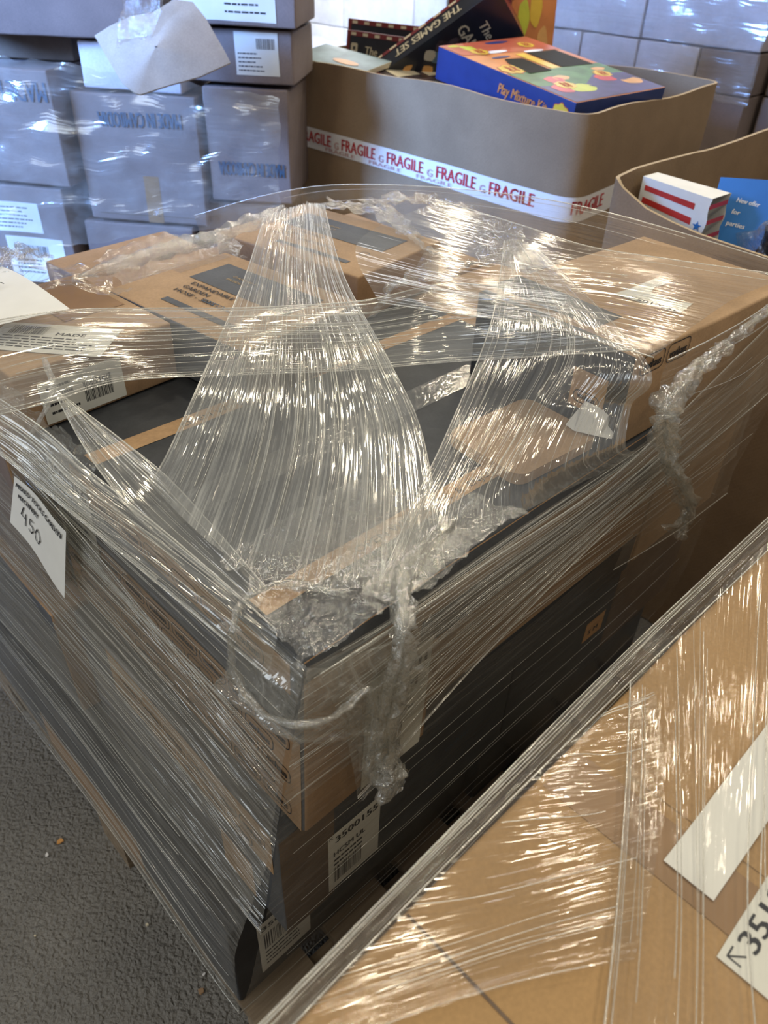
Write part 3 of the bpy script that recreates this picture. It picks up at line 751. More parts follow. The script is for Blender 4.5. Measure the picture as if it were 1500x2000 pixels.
# tape: front face (x = 0) and near side (y ~ 0)
tp = MB()
idx = [i for i in range(len(path))]
def tape_strip(sel, z0, z1, off):
    us = [0]
    for a_, b_ in zip(sel[:-1], sel[1:]): us.append(us[-1] + (path[b_] - path[a_]).length)
    tp.grid([[gpt(i, z, off, 1.10) for i in sel] for z in (z0, (z0 + z1) / 2, z1)], 'white', [[(u_, z) for u_ in us] for z in (z0, z0, z1)])
N = len(path); sel = list(range(N))
tape_strip(sel + [0], .844, .907, .0015)
tape = tp.build('fragile_tape', g1, True); tape['label'] = 'white tape printed FRAGILE in red'
def surf(p):      # snap a point given as (x, y, z) near the front or side wall onto the wall surface
    best = min(range(N), key=lambda i: (path[i].x - p[0]) ** 2 + (path[i].y - p[1]) ** 2)
    j = min((best - 1) % N, (best + 1) % N, key=lambda i: (path[i].x - p[0]) ** 2 + (path[i].y - p[1]) ** 2)
    P, Q = gpt(best, p[2], .0035, 1.10), gpt(j, p[2], .0035, 1.10); d = Q - P; L = d.length_squared or 1
    t = max(0, min(1, ((p[0] - P.x) * d.x + (p[1] - P.y) * d.y) / L)); return P + d * t
def wall_text(mb, s, u, z, h, mk, w, front=True):
    t = MB(); put_text(t, s, (0, 0, 0), X, Y, h, mk, 0, width=w, bold=.0011)
    i0 = len(mb.v)
    for q in t.v:
        uu = u + q[0]
        r = surf((0, 1.09 - uu, z + q[1])) if uu < 1.06 else surf((uu - 1.06, .0 + (uu - 1.06) * .095, z + q[1]))
        mb.v.append(tuple(r))
    for f, mi in zip(t.f, t.mi): mb.f.append([i0 + j for j in f]); mb.mi.append(mb.mat(t.mats[mi])); mb.uv.append(None)
mb = MB()
for k in range(6):
    mb = MB(); wall_text(mb, 'FRAGILE', -.012 + .207 * k + (.045 if k == 5 else 0), .864, .035, 'red', .155); mb.build('lettering', tape)
mb = MB()
for k in range(4):
    wall_text(mb, 'G', .160 + .207 * k, .862, .022, 'red_faint', .020)
    if 0 < k: wall_text(mb, 'FRAGILE', -.09 + .207 * k, .849, .011, 'red_faint', .14)
mb.build('faint_lettering', tape)
mb = MB(); mb.box((0, 0, 0), (.004, 0, 0), (0, .03, 0), (0, 0, .006), 'card_brown')
# inside support and game boxes
gl = lambda a, b, z: W(a, b, z)
def slab(name, label, cat, bl, ex, ey, wx, wy, th, mats, group='boxed games and gift boxes in the bin', **kw):
    """box whose top face has lower-left corner bl (a, b, z) and edges along ex, ey (a, b, z components)"""
    conv = lambda v: A * v[0] + B * v[1] + Z * v[2]
    x = conv(ex).normalized(); y = conv(ey); y = (y - x * y.dot(x)).normalized(); n = x.cross(y)
    p = W(*bl) + x * wx / 2 + y * wy / 2 - n * th
    mt = Matrix((x, y, n)).transposed().to_4x4(); mt.translation = p
    return Carton(name, label, cat, None, 0, (wx, wy, th), mats, group=group, tilt=mt, r=.002, amp=.0008, n=5, body='box_body', **kw)
def dsk(mb, c, f, u, v, rx, ry, mk, n=18, wav=0.0, off=.0010, nw=8):
    o, xd, yd = c.fr(f)
    put_poly(mb, o + xd * u + yd * v, xd, yd, [((rx * (1 + wav * math.cos(nw * t))) * math.cos(t), (ry * (1 + wav * math.cos(nw * t))) * math.sin(t)) for t in [2 * math.pi * k / n for k in range(n)]], mk, off)
def badge(mb, c, f, u, v, r, turn=0):
    dsk(mb, c, f, u, v, r, r, 'orange2', 48, .07, .0012); dsk(mb, c, f, u, v, r * .92, r * .92, 'yellow', 48, .07, .0016)
    o, xd, yd = c.fr(f); cc, ss = math.cos(math.radians(turn)), math.sin(math.radians(turn))
    x2, y2 = xd * cc + yd * ss, yd * cc - xd * ss
    for k, s_ in enumerate(('Chupa', 'Chups')):
        put_text(mb, s_, o + xd * u + yd * v - x2 * r * .6 - y2 * r * (.0 + .45 * k - .08), x2, y2, r * .36, 'red', .0022, width=r * 1.2, slant=.2, bold=.0006)
    
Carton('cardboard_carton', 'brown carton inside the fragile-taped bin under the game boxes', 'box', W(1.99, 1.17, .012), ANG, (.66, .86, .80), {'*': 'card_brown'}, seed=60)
# candy gift box lying on top
ca = slab('candy_gift_box', 'flat orange and navy candy gift box with two dark windows lying on games', 'box', (1.645, .735, 1.112), (.34, -.045, .012), (.14, .53, .065), .355, .55, .085,
          {'*': 'navy', '+z': 'orange'}, seed=61)
mb = MB(); o, xd, yd = ca.fr('+z')
put_poly(mb, o, xd, yd, [(0.003, .003), (.352, .003), (.352, .17), (.24, .19), (.14, .13), (.003, .16)], 'purple', .0008)
put_poly(mb, o, xd, yd, [(0.003, .14), (.14, .10), (.24, .165), (.352, .15), (.352, .245), (.20, .25), (.003, .26)], 'green', .0010)
put_poly(mb, o, xd, yd, [(0.003, .44), (.352, .40), (.352, .547), (.003, .547)], 'orange2', .0010)
put_poly(mb, o, xd, yd, [(.165, .25), (.20, .25), (.20, .40), (.165, .40)], 'yellow', .0011)
for (u, v, rx, ry, mk) in ((.055, .10, .028, .034, 'strawberry'), (.09, .165, .030, .028, 'strawberry'), (.115, .085, .045, .032, 'lime'), (.255, .13, .035, .03, 'strawberry'),
                           (.31, .085, .035, .03, 'peach'), (.125, .175, .028, .018, 'peach'), (.30, .20, .025, .014, 'peach'), (.07, .50, .02, .035, 'lime'), (.04, .53, .02, .01, 'lime'), (.12, .44, .05, .012, 'white'),
                           (.25, .41, .04, .010, 'white'), (.20, .52, .045, .012, 'navy'), (.10, .39, .035, .008, 'navy')):
    dsk(mb, ca, '+z', u, v, rx, ry, mk, 20, .05, .0012, 5)
mb.build('printed_picture', ca.root, disp=ca.disp)
mb = MB()
for q in ([(.065, .235), (.15, .235), (.155, .36), (.095, .37), (.075, .33)], [(.205, .25), (.325, .24), (.325, .395), (.21, .40)]):
    put_poly(mb, o, xd, yd, q, 'windowblack', .0018)
mb.build('window', ca.root, disp=ca.disp)
mb = MB()
for (u, v, r) in ((.045, .285, .040), (.085, .120, .032), (.275, .160, .028), (.275, .47, .028), (.075, .455, .030)):
    mb = MB(); badge(mb, ca, '+z', u, v, r, 85); mb.build('badge', ca.root, disp=ca.disp)
mb = MB(); badge(mb, ca, '-x', .505, .040, .032, 0)
mb.build('badge', ca.root, disp=ca.disp)
mb = MB(); o, xd, yd = ca.fr('-x'); put_text(mb, 'Play Mixture Kit', o + xd * .27 + yd * .035, xd, yd, .026, 'orange', .0016, width=.185, slant=.15, bold=.001)
mb.build('lettering', ca.root, disp=ca.disp)
cb = slab('candy_gift_box', 'upright orange and navy candy gift box at the back of the bin', 'box', (2.06, 1.30, 1.0), (.85, -.5, 0), (.02, .04, .33), .17, .36, .10,
          {'*': 'navy', '+z': 'orange'}, seed=62)
mb = MB()
for (u, v, rx, ry, mk) in ((.06, .23, .02, .05, 'lime'), (.10, .26, .02, .055, 'yellow'), (.07, .13, .03, .05, 'yellow'), (.13, .15, .02, .06, 'peach'), (.12, .07, .03, .03, 'orange2')):
    dsk(mb, cb, '+z', u, v, rx, ry, mk, 20, .05, .0012, 5)
mb.build('printed_picture', cb.root, disp=cb.disp)
mb = MB(); badge(mb, cb, '-x', .06, .155, .028); mb.build('badge', cb.root, disp=cb.disp)

def game_front(c, w, h, f='+z', small=False):
    o, xd, yd = c.fr(f); t = .014
    mb = MB()
    for (u, v, ww, hh) in ((0.001, 0.001, w - .002, t), (.001, h - t - .001, w - .002, t), (.001, t, t, h - 2 * t), (w - t - .001, t, t, h - 2 * t)):
        put_rect(mb, o + xd * u + yd * v, xd, yd, ww, hh, 'gamered', .0010)
    k = 0; u = .02
    while u < w - .04:
        if k % 2 == 0: put_rect(mb, o + xd * u + yd * (h - t + .001), xd, yd, .022, t * .6, 'cream', .0014)
        u += .026; k += 1
    mb.build('printed_border', c.root, disp=c.disp)
GM = {'*': 'gameblack', '+y': 'gamered', '-y': 'gamered'}
gd = slab('game_box', 'dark red bordered games box standing at the left end of the bin, face forward', 'box', (1.80, 1.80, .90), (.10, -.99, 0), (.12, .0, .99), .30, .265, .055, GM, seed=63)
game_front(gd, .30, .265)
mb = MB(); o, xd, yd = gd.fr('+z')
put_text(mb, 'The', o + xd * .085 + yd * .20, xd, yd, .026, 'cream', .0014, slant=.15, bold=.0008); put_text(mb, 'GAMES', o + xd * .06 + yd * .145, xd, yd, .040, 'cream', .0014, bold=.001)
put_text(mb, 'SET', o + xd * .09 + yd * .10, xd, yd, .030, 'cream', .0014)
put_ring(mb, o + xd * .022 + yd * .20, xd, yd, .030, .030, .006, .010, 'cream', .0014)
mb.build('lettering', gd.root, disp=gd.disp)
ge = slab('game_box', 'red edged games box behind the forward-facing one in the bin', 'box', (1.90, 1.90, .90), (.16, -.98, 0), (.10, .0, .99), .34, .285, .045, GM, seed=64)
game_front(ge, .34, .285)
# leaning box with spine text
gc = slab('game_box', 'leaning black games box with GAMES SET lettered on its spine', 'box', (1.74, 1.56, 1.06), (.75, -.05, -.66), (.48, -.72, .6), .19, .44, .075, GM, seed=65)
mb = MB(); o, xd, yd = gc.fr('-x')      # xd = -y local
put_rect(mb, o + xd * .003 + yd * .002, xd, yd, .454, .012, 'gamered', .0010)
for k in range(8): put_rect(mb, o + xd * (.02 + k * .055) + yd * .003, xd, yd, .026, .008, 'cream', .0014)
mb.build('printed_border', gc.root, disp=gc.disp)
mb = MB()
put_text(mb, 'THE GAMES SET', o + xd * .12 + yd * .026, xd, yd, .030, 'cream', .0014, width=.24, bold=.0008)
mb.v = [tuple(Vector(p)) for p in mb.v]
oz, xz, yz = gc.fr('+z')
put_text(mb, 'The', oz + xz * .06 + yz * .34, xz, yz, .03, 'cream', .0014, slant=.15, bold=.0008)
put_text(mb, 'GAMES', oz + xz * .03 + yz * .28, xz, yz, .036, 'cream', .0014, width=.14, bold=.001)
mb.build('lettering', gc.root, disp=gc.disp)
mb = MB(); rnd = random.Random(8)
for k in range(12):
    dsk(mb, gc, '+z', rnd.uniform(.03, .16), rnd.uniform(.04, .26), rnd.uniform(.01, .03), rnd.uniform(.015, .03), rnd.choice(['gamepic', 'teal', 'cream', 'peach', 'gamered']), 12, .1)
mb.build('printed_picture', gc.root, disp=gc.disp)
gh = slab('game_box', 'upright black games box with white letters standing behind the leaning spine box', 'box', (1.93, 1.44, .93), (.72, -.62, 0), (.03, .02, .99), .20, .37, .06, GM, seed=66)
game_front(gh, .20, .37)
mb = MB(); oz, xz, yz = gh.fr('+z')
put_text(mb, 'The', oz + xz * .125 + yz * .30, -yz, xz, .024, 'cream', .0014, slant=.15, bold=.0006)
put_text(mb, 'GAMES', oz + xz * .075 + yz * .31, -yz, xz, .040, 'cream', .0014, width=.15, bold=.001)
mb.build('lettering', gh.root, disp=gh.disp)
# lying games box
gf = slab('game_box', 'games box lying flat beside the candy gift box, pictures on its lid', 'box', (1.63, .93, .985), (.42, -.05, .012), (.14, .66, .105), .40, .66, .06, {'*': 'gameblack', '+z': 'gamepic'}, seed=67)
game_front(gf, .40, .66)
mb = MB(); o, xd, yd = gf.fr('+z'); rnd = random.Random(5)
for (u, v, w_, h_, mk) in ((.05, .55, .09, .07, 'cream'), (.16, .53, .12, .07, 'cream'), (.04, .40, .11, .08, 'teal'), (.18, .42, .12, .06, 'gamered'), (.20, .30, .07, .06, 'cream'), (.05, .27, .12, .09, 'gamered'),
                           (.30, .40, .07, .12, 'teal'), (.30, .25, .06, .10, 'gamered'), (.02, .22, .35, .010, 'red_faint'), (.03, .34, .16, .03, 'peach')):
    put_rect(mb, o + xd * u + yd * v, xd, yd, w_, h_, mk, .0012)
mb.build('printed_picture', gf.root, disp=gf.disp)
mb = MB(); put_text(mb, 'GAMES SET', o + xd * .13 + yd * .55, -yd, xd, .045, 'cream', .0016, width=.34, bold=.001)
mb.v = [(p[0] - .10, p[1] - .23, p[2]) for p in mb.v]
put_text(mb, 'Pre Loaded', o + xd * .08 + yd * .26, -yd, xd, .02, 'cream', .0016, width=.16, bold=.0006)
mb.build('lettering', gf.root, disp=gf.disp)
gg = slab('booklet', 'pale teal booklet lying at the left front rim of the bin of games', 'book', (1.61, 1.50, 1.085), (.17, .03, .02), (.0, .27, .03), .17, .27, .016, {'*': 'cream', '+z': 'teal'}, seed=68)
mb = MB(); dsk(mb, gg, '+z', .06, .10, .02, .05, 'peach'); mb.build('printed_picture', gg.root, disp=gg.disp)

# second open box
HA, HB = 1.34, -.62
def rim2(p):
    if p.x < .08:      # front wall, sagging to the right
        b = p.y + HB
        pts = [(-.62, .99), (-.2, .955), (.06, .972), (.22, .98), (.36, 1.008), (.41, 1.045), (.6, 1.05)]
        for (b0, z0), (b1, z1) in zip(pts[:-1], pts[1:]):
            if b <= b1: return z0 + (z1 - z0) * max(0, (b - b0)) / (b1 - b0) + .003 * noise.noise(p * 30)
        return 1.05
    return 1.05 + .004 * math.sin(p.x * 9)
g2, path2, nor2, gpt2 = open_box('gaylord_box', 'open brown cardboard bin at the right holding a striped popcorn box', W(HA, HB, 0), ANG,
    [(0, 0), (.90, 0), (.90, 1.04), (0, 1.04)], .03, rim2, [(0, .62, .006), (.42, 1.04, .006)], 'card_gay', seed=9)
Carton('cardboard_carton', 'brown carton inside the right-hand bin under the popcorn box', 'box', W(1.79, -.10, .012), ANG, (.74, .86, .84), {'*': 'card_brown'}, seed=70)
# popcorn box lying on its side
pr = thing('popcorn_box', 'white popcorn box with red stripes lying in the right-hand bin', 'box', W(1.425, .395, .895), ANG + math.radians(-2))
mb = MB(); L, H0, H1, Dp = .165, .115, .150, .07
def ppt(t, k, y): # t along length (to -b), k 0 bottom/1 top
    h = H0 + (H1 - H0) * t; return Vector((y * (.8 + .3 * t), -L * t, (.135 - h) * (1 - k) + .145 * k - .01 * t))
ns = 12
for y, mk in ((0, 'paper'), (Dp, 'paper')):
    rows = [[ppt(t / ns + (0.012 * math.sin(k_ * 20) if t == ns else 0), k_, y) for k_ in [q / 16 for q in range(17)]] for t in range(ns + 1)]
    mb.grid(rows, mk)
for k_ in (0, 1): mb.grid([[ppt(t / ns, k_, y) for t in range(ns + 1)] for y in (0, Dp)], 'paper')
mb.face([ppt(0, 0, 0), ppt(0, 1, 0), ppt(0, 1, Dp), ppt(0, 0, Dp)], 'paper')
mb.build('box_body', pr)
mb = MB()
for (k0, k1) in ((.80, .88), (.60, .69), (.40, .49), (.20, .29)):
    mb.grid([[ppt(.06 + .74 * t / 8, k, 0) - Vector((.0012, 0, 0)) for t in range(9)] for k in (k0, k1)], 'strawberry')
    mb.grid([[ppt(.99, k0 + .06, Dp * t / 4) - Vector((0, .0012, 0)) for t in range(5)], [ppt(.99, k0 + .12, Dp * t / 4) - Vector((0, .0012, 0)) for t in range(5)]], 'strawberry')
st = []
for k in range(10):
    a_ = math.radians(90 + k * 36); r_ = .011 if k % 2 == 0 else .0045
    q = ppt(.90, .62, 0); st.append(q + Vector((-.0014, r_ * math.cos(a_), r_ * math.sin(a_))))
mb.face(st, 'blue'); mb.build('printed_stripes', pr)
# blue leaflet
mb = MB(); q = [Vector((0, 0, 0)), Vector((.0, -.17, .0)), Vector((.06, -.165, .15)), Vector((.05, .02, .125))]
mb.face([q[0], q[1], q[2], q[3]], 'blue'); mb.face([p + Vector((.002, 0, 0)) for p in reversed(q)], 'blue')
bl = mb.build('leaflet'); tag(bl, 'bright blue leaflet with white print standing behind the popcorn box', 'leaflet')
bl.location = W(1.51, .265, .915); bl.rotation_euler = (0, 0, ANG)
mb = MB(); nn = (q[1] - q[0]).cross(q[3] - q[0]).normalized(); xd = (q[1] - q[0]).normalized(); yd = nn.cross(xd)
if nn.x > 0: nn = -nn
yd = Vector((.055, .0, .13)).normalized()
for k, (s_, w_) in enumerate((('New offer', .05), ('for', .018), ('parties', .04))):
    put_text(mb, s_, q[0] + xd * .035 + yd * (.095 - .024 * k), xd, yd, .010, 'white', .002, width=w_, bold=.0004)
mb.build('lettering', bl)
# black bagged item
def blob(mb, c, rx, ry, rz, mk, amp, f, seed, n=36):
    rows = []
    for j in range(n + 1):
        th = math.pi * j / n; row = []
        for i in range(n * 2):
            ph = math.pi * i / n; d = Vector((math.sin(th) * math.cos(ph), math.sin(th) * math.sin(ph), math.cos(th)))
            k = 1 + amp * (noise.noise(d * f + Vector((seed, 0, 0))) + .5 * abs(noise.noise(d * f * 2.3 + Vector((0, seed, 0)))))
            row.append(Vector(c) + Vector((d.x * rx * k, d.y * ry * k, max(d.z, -.6) * rz * k)))
        rows.append(row)
    mb.grid(rows, mk, [[(i * .01, j * .01) for i in range(n * 2)] for j in range(n + 1)], closed=True)
mb = MB(); blob(mb, (1.55, -.03, .93), .14, .17, .12, 'bin', .35, 2.2, 3)
ab_obj('plastic_bag', mb, 'black plastic-bagged item in the right-hand bin beside the blue leaflet', 'bag', smooth=True)
mb = MB(); blob(mb, (1.55, -.03, .935), .15, .185, .135, 'film_crump', .38, 2.6, 5)
ab_obj('plastic_wrap', mb, 'clear crumpled plastic over the black bagged item in the right-hand bin', 'plastic wrap', smooth=True)

# ================================================================== BACK RIGHT WRAPPED STACK
def back(label, b0, b1, z0, z1, a0=3.0, a1=3.42, mk='card_lilac', seed=0, **kw):
    return carton_ab('cardboard_carton', label, a0, a1, b0, b1, z0, z1, {'*': mk}, seed=seed, n=5, amp=.003, group='wrapped cartons behind the bins', **kw)
back('pale wrapped carton at the top left of the back right stack', 1.375, 1.86, 1.128, 1.60, seed=80)
back('pale wrapped carton at the top right of the back right stack', .88, 1.365, 1.128, 1.60, seed=81)
back('small pale carton, left end of the second row, back right stack', 1.645, 1.86, .985, 1.122, seed=82)
back('small pale carton second from left in the second row of the back right stack', 1.375, 1.637, .985, 1.122, seed=83)
back('small pale carton third from left in the second row of the back right stack', 1.110, 1.367, .985, 1.122, seed=84, )
back('tan carton at the right end of the second row of the back right stack', .88, 1.102, .985, 1.122, mk='card_pile', seed=85)
back('large carton in the third row of the back right stack, left side', 1.375, 1.86, .50, .980, seed=86)
back('large brown carton in the third row of the back right stack, right side', .88, 1.365, .50, .980, mk='card_pile', seed=87)
back('carton on the ground at the left of the back right stack', 1.375, 1.86, .0, .495, seed=88)
back('carton on the ground at the right of the back right stack', .88, 1.365, .0, .495, mk='card_pile', seed=89)
k = back('brown carton with white tape at the far right edge behind the bins', .30, .86, .0, .98, a0=3.10, a1=3.6, mk='card_pile', seed=90)
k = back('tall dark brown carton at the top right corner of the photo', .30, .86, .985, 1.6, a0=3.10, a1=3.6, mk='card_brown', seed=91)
k = back('dark brown carton in the gap between the candy box and the pale stack', 1.90, 2.30, .0, 1.55, a0=3.3, a1=3.7, mk='card_brown', seed=92)  # filler carton, dark colour stands in for the unlit gap
rows_ = [W(2.975, 1.88, .96), W(2.975, .86, .96), W(2.975, .86, 1.6), W(2.975, 1.88, 1.6)]
pile_film('film_sheet', 'clear film wrapped across the pale cartons at the back right', rows_, .008, 21)
pile_film('film_sheet', 'clear film wrapped across the white cartons behind the games bin', [W(3.225, 4.0, .9), W(3.225, 2.3, .9), W(3.225, 2.3, 1.5), W(3.225, 4.0, 1.5)], .014, 23)
# wrapped pallets behind the games bin
for i, (b0, b1) in enumerate(((2.32, 2.86), (2.87, 3.42), (3.43, 3.98))):
    for j, (z0, z1) in enumerate(((.0, .48), (.485, .965), (.97, 1.45))):
        nm = ('right', 'middle', 'left')[i]; lv = ('bottom', 'middle', 'top')[j]
        back('white wrapped carton behind the games bin, %s column, %s row' % (nm, lv), b0, b1, z0, z1, a0=3.25, a1=3.7, mk='card_white', seed=100 + i * 3 + j)

# ================================================================== FILM
def interp(grid, u, v):
    """Catmull-Rom through a control grid (rows across v, columns along u)"""
    def cr1(ps, t):
        n = len(ps) - 1; x = min(max(t, 0), 1) * n; i = min(int(x), n - 1); f = x - i
        g = lambda k: ps[min(max(k, 0), n)]
        return catmull(g(i - 1), g(i), g(i + 1), g(i + 2), f)
    return cr1([cr1(r, u) for r in grid], v)
def film_sheet(name, parent, grid, nu, nv, mk, amp=.0012, dens=150, seed=0, edges=(1, 1), strands=0, srad=.00045, wig=.0, low=.006, erad=.0009, zmin=None):
    G = [[Vector(p) for p in r] for r in grid]
    Lu = sum((interp(G, (i + 1) / 10, .5) - interp(G, i / 10, .5)).length for i in range(10))
    Lv = max((interp(G, u_, 1) - interp(G, u_, 0)).length for u_ in (.25, .5, .75, 1.0))
    P = [[interp(G, i / nu, j / nv) for i in range(nu + 1)] for j in range(nv + 1)]
    rows = []
    for j in range(nv + 1):
        row = []
        for i in range(nu + 1):
            p = P[j][i]; du = P[j][min(i + 1, nu)] - P[j][max(i - 1, 0)]; dv = P[min(j + 1, nv)][i] - P[max(j - 1, 0)][i]
            n = du.cross(dv); n = n.normalized() if n.length > 1e-12 else Vector((0, 0, 1))
            u_, v_ = i / nu * Lu, j / nv * Lv
            r = noise.noise(Vector((u_ * 2.2, v_ * dens * .5, seed))) * amp + noise.noise(Vector((u_ * 5, v_ * dens * 1.3, seed + 9))) * amp * .5
            r += noise.noise(Vector((u_ * 3, v_ * 7, seed + 3))) * low
            row.append(p + n * r)
        rows.append(row)
    mb = MB(); mb.grid(rows, mk, [[(i / nu * Lu + seed, j / nv * Lv) for i in range(nu + 1)] for j in range(nv + 1)])
    rnd = random.Random(seed)
    if edges[0]: mb.tube(rows[0][::2] + [rows[0][-1]], erad, 'film_strand', 5)
    if edges[1]: mb.tube(rows[-1][::2] + [rows[-1][-1]], erad, 'film_strand', 5)
    for k in range(strands):
        v = rnd.random(); j = int(v * nv); i0 = int(rnd.uniform(0, .35) * nu); i1 = int(rnd.uniform(.6, 1) * nu)
        j2 = max(0, min(nv, j + rnd.randint(-3, 3)))
        ps = [rows[j][i].lerp(rows[j2][i], (i - i0) / max(1, i1 - i0)) + Vector((0, 0, .0012)) for i in range(i0, i1 + 1, 2)]
        if len(ps) > 2: mb.tube(ps, srad * rnd.uniform(.5, 1.3), 'film_strand', 4)
    return mb.build(name, parent, True)
def film_crumple(name, parent, grid, nu, nv, mk='film_crump', amp=.01, f=18, seed=0, lift=0):
    G = [[Vector(p) for p in r] for r in grid]; rows = []
    for j in range(nv + 1):
        row = []
        for i in range(nu + 1):
            u_, v_ = i / nu, j / nv; e_ = noise.noise_vector(Vector((u_ * 5 + seed, v_ * 5, 3.3)))
            p = interp(G, min(1, max(0, u_ + e_.x * .10)), min(1, max(0, v_ + e_.y * .16))) if 0 else interp(G, u_, v_) + (interp(G, 1, v_) - interp(G, 0, v_)) * e_.x * .09 + (interp(G, u_, 1) - interp(G, u_, 0)) * e_.y * .14
            q = p * f + Vector((seed, seed, 0))
            w = noise.noise_vector(q) * amp + noise.noise_vector(q * 2.7) * amp * .5
            rd = abs(noise.noise(q * 1.6)) + .5 * abs(noise.noise(q * 3.9))
            row.append(p + w + Vector((0, 0, lift + amp * rd * 1.2)))
        rows.append(row)
    mb = MB(); mb.grid(rows, mk, [[(i / nu * .3, j / nv * .3) for i in range(nu + 1)] for j in range(nv + 1)])
    return mb.build(name, parent, True)
def film_rope(name, parent, pts, rad, seed=0, wob=.5, n=14, mk='film_rope', sub=10):
    P = [Vector(p) for p in pts]; ps = []; rs = []
    m_ = (len(P) - 1) * sub
    for k in range(m_ + 1):
        x = k / sub; i = min(int(x), len(P) - 2); t = x - i; g = lambda q: P[min(max(q, 0), len(P) - 1)]
        p = catmull(g(i - 1), g(i), g(i + 1), g(i + 2), t)
        ps.append(p + noise.noise_vector(p * 60 + Vector((seed, 0, 0))) * .003)
        r0 = rad[i] if isinstance(rad, (list, tuple)) else rad; r1 = rad[min(i + 1, len(P) - 1)] if isinstance(rad, (list, tuple)) else rad
        rs.append((r0 + (r1 - r0) * t) * (1 + .35 * noise.noise(Vector((k * .35, seed, 0)))))
    mb = MB(); mb.tube(ps, rs, mk, n, wob, seed); return mb.build(name, parent, True)

wrap = thing('stretch_film', 'clear stretch film wound around and over the central stack of cartons', 'plastic wrap', OP, ANG)
FAN = [[[.618,.669,1.035],[.462,.513,1.012],[.254,.32,.985],[.168,.261,.95],[.123,.242,.925]],[[.671,.671,1.04],[.503,.48,1.012],[.316,.267,.985],[.226,.181,.95],[.125,.104,.91]],
       [[.713,.664,1.045],[.543,.448,1.012],[.383,.22,.985],[.291,.11,.95],[.154,-.007,.912]],[[.74,.65,1.04],[.589,.425,1.008],[.464,.189,.985],[.412,.079,.95],[.286,-.078,.91]]]
film_sheet('film_fan', wrap, FAN, 70, 240, 'film_fan', .0013, 200, 1, strands=42, low=.004)
FAN2 = [[[.721,.221,1.09],[.546,.096,1.055],[.411,.036,.985],[.303,-.006,.935],[.2,-.061,.915]],[[.725,.211,1.095],[.58,.048,1.055],[.465,.002,.99],[.362,-.029,.94],[.313,-.062,.908]],
        [[.726,.198,1.095],[.593,-.011,1.055],[.529,-.029,.99],[.441,-.054,.945],[.432,-.073,.908]],[[.759,.187,1.08],[.603,-.092,1.055],[.593,-.093,1.0],[.582,-.107,.95],[.653,-.103,.91]]]
film_sheet('film_fan', wrap, FAN2, 70, 240, 'film_fan2', .0013, 180, 2, strands=26, low=.004, edges=(1, 0))
BAND = [[[.03,.56,1.03],[.177,.525,1.03],[.288,.485,1.018],[.392,.388,1.02],[.501,.296,1.03],[.612,.242,1.045],[.641,.152,1.062]],
        [[.0,.468,1.02],[.14,.454,1.02],[.241,.407,1.01],[.352,.335,1.01],[.478,.27,1.0],[.579,.208,1.01],[.61,.078,1.055]],
        [[-.02,.392,.995],[.076,.372,.995],[.183,.377,.985],[.325,.303,.975],[.443,.231,.97],[.548,.157,.975],[.645,-.06,1.045]]]
film_sheet('film_band', wrap, BAND, 110, 90, 'film_band', .0016, 110, 3, strands=16, low=.006)
LF = [[[.103,.422,.985],[.124,.382,.955],[.142,.324,.93],[.150,.229,.915],[.125,.02,.912]],[[.104,.418,.985],[.11,.362,.955],[.116,.288,.93],[.119,.207,.915],[.110,.01,.912]],[[.103,.417,.985],[.092,.346,.955],[.088,.284,.93],[.086,.190,.915],[.098,.0,.912]]]
film_sheet('film_fan', wrap, LF, 50, 60, 'film_fan', .0012, 160, 4, strands=14, low=.003)
LS = [[[.0,.56,1.02],[.059,.395,.97],[.079,.292,.935],[.094,.151,.918],[.098,-.03,.912]],[[-.01,.50,.99],[.036,.381,.95],[.052,.283,.918],[.073,.140,.908],[.090,-.04,.905]],[[-.005,.47,.965],[.020,.375,.932],[.040,.283,.904],[.058,.140,.888],[.078,-.04,.87]]]
film_sheet('film_sheet', wrap, LS, 60, 90, 'film_side', .0014, 110, 5, strands=26, low=.005)
BT = [[[.768,.393,1.1],[.794,.255,1.09],[.84,.151,1.075],[.943,.058,1.06],[1.065,-.075,1.045]],[[.635,.443,1.05],[.662,.249,1.055],[.733,.153,1.055],[.815,.065,1.052],[.876,-.065,1.048]],[[.523,.278,1.03],[.559,.157,1.045],[.594,.065,1.052],[.612,-.009,1.050],[.635,-.085,1.046]]]
film_sheet('film_sheet', wrap, BT, 60, 90, 'film_clear', .0012, 60, 6, strands=6, low=.004)
# side wraps
def col_left(b): return [(.088, b, .912), (.066, b, .80), (.034, b, .60), (-.006, b, .36), (-.010, b, .135)]
LW = [[(p[0], p[1], p[2]) for p in (Vector(col_left(b)[k]) for b in (.99, .75, .5, .25, .05, -.055))] for k in range(5)]
for r, be in zip(LW, (-.083, -.078, -.068, -.03, -.012)): r[-1] = (r[-1][0], be, r[-1][2])
film_sheet('film_side', wrap, LW[:3], 70, 150, 'film_side', .0016, 90, 7, strands=46, low=.007, edges=(0, 0))
film_sheet('film_side', wrap, LW[2:], 60, 120, 'film_side', .0014, 80, 8, strands=24, low=.007, edges=(0, 1))
bo = [(-.086, .912), (-.084, .80), (-.080, .70), (-.076, .56), (-.064, .36), (-.012, .135)]
ao = [.090, .068, .05, .03, -.005, -.008]
RW = [[(ao[k], bo[k][0], bo[k][1])] + [(a, bo[k][0] - .004, bo[k][1]) for a in (.25, .5, .8)] + [(1.10, bo[k][0], bo[k][1])] for k in range(6)]
film_sheet('film_side', wrap, RW[:3], 70, 110, 'film_fan2', .0016, 100, 9, strands=44, low=.006, edges=(0, 0))
film_sheet('film_side', wrap, RW[2:], 60, 110, 'film_side2', .0012, 80, 10, strands=8, low=.006, edges=(0, 1))
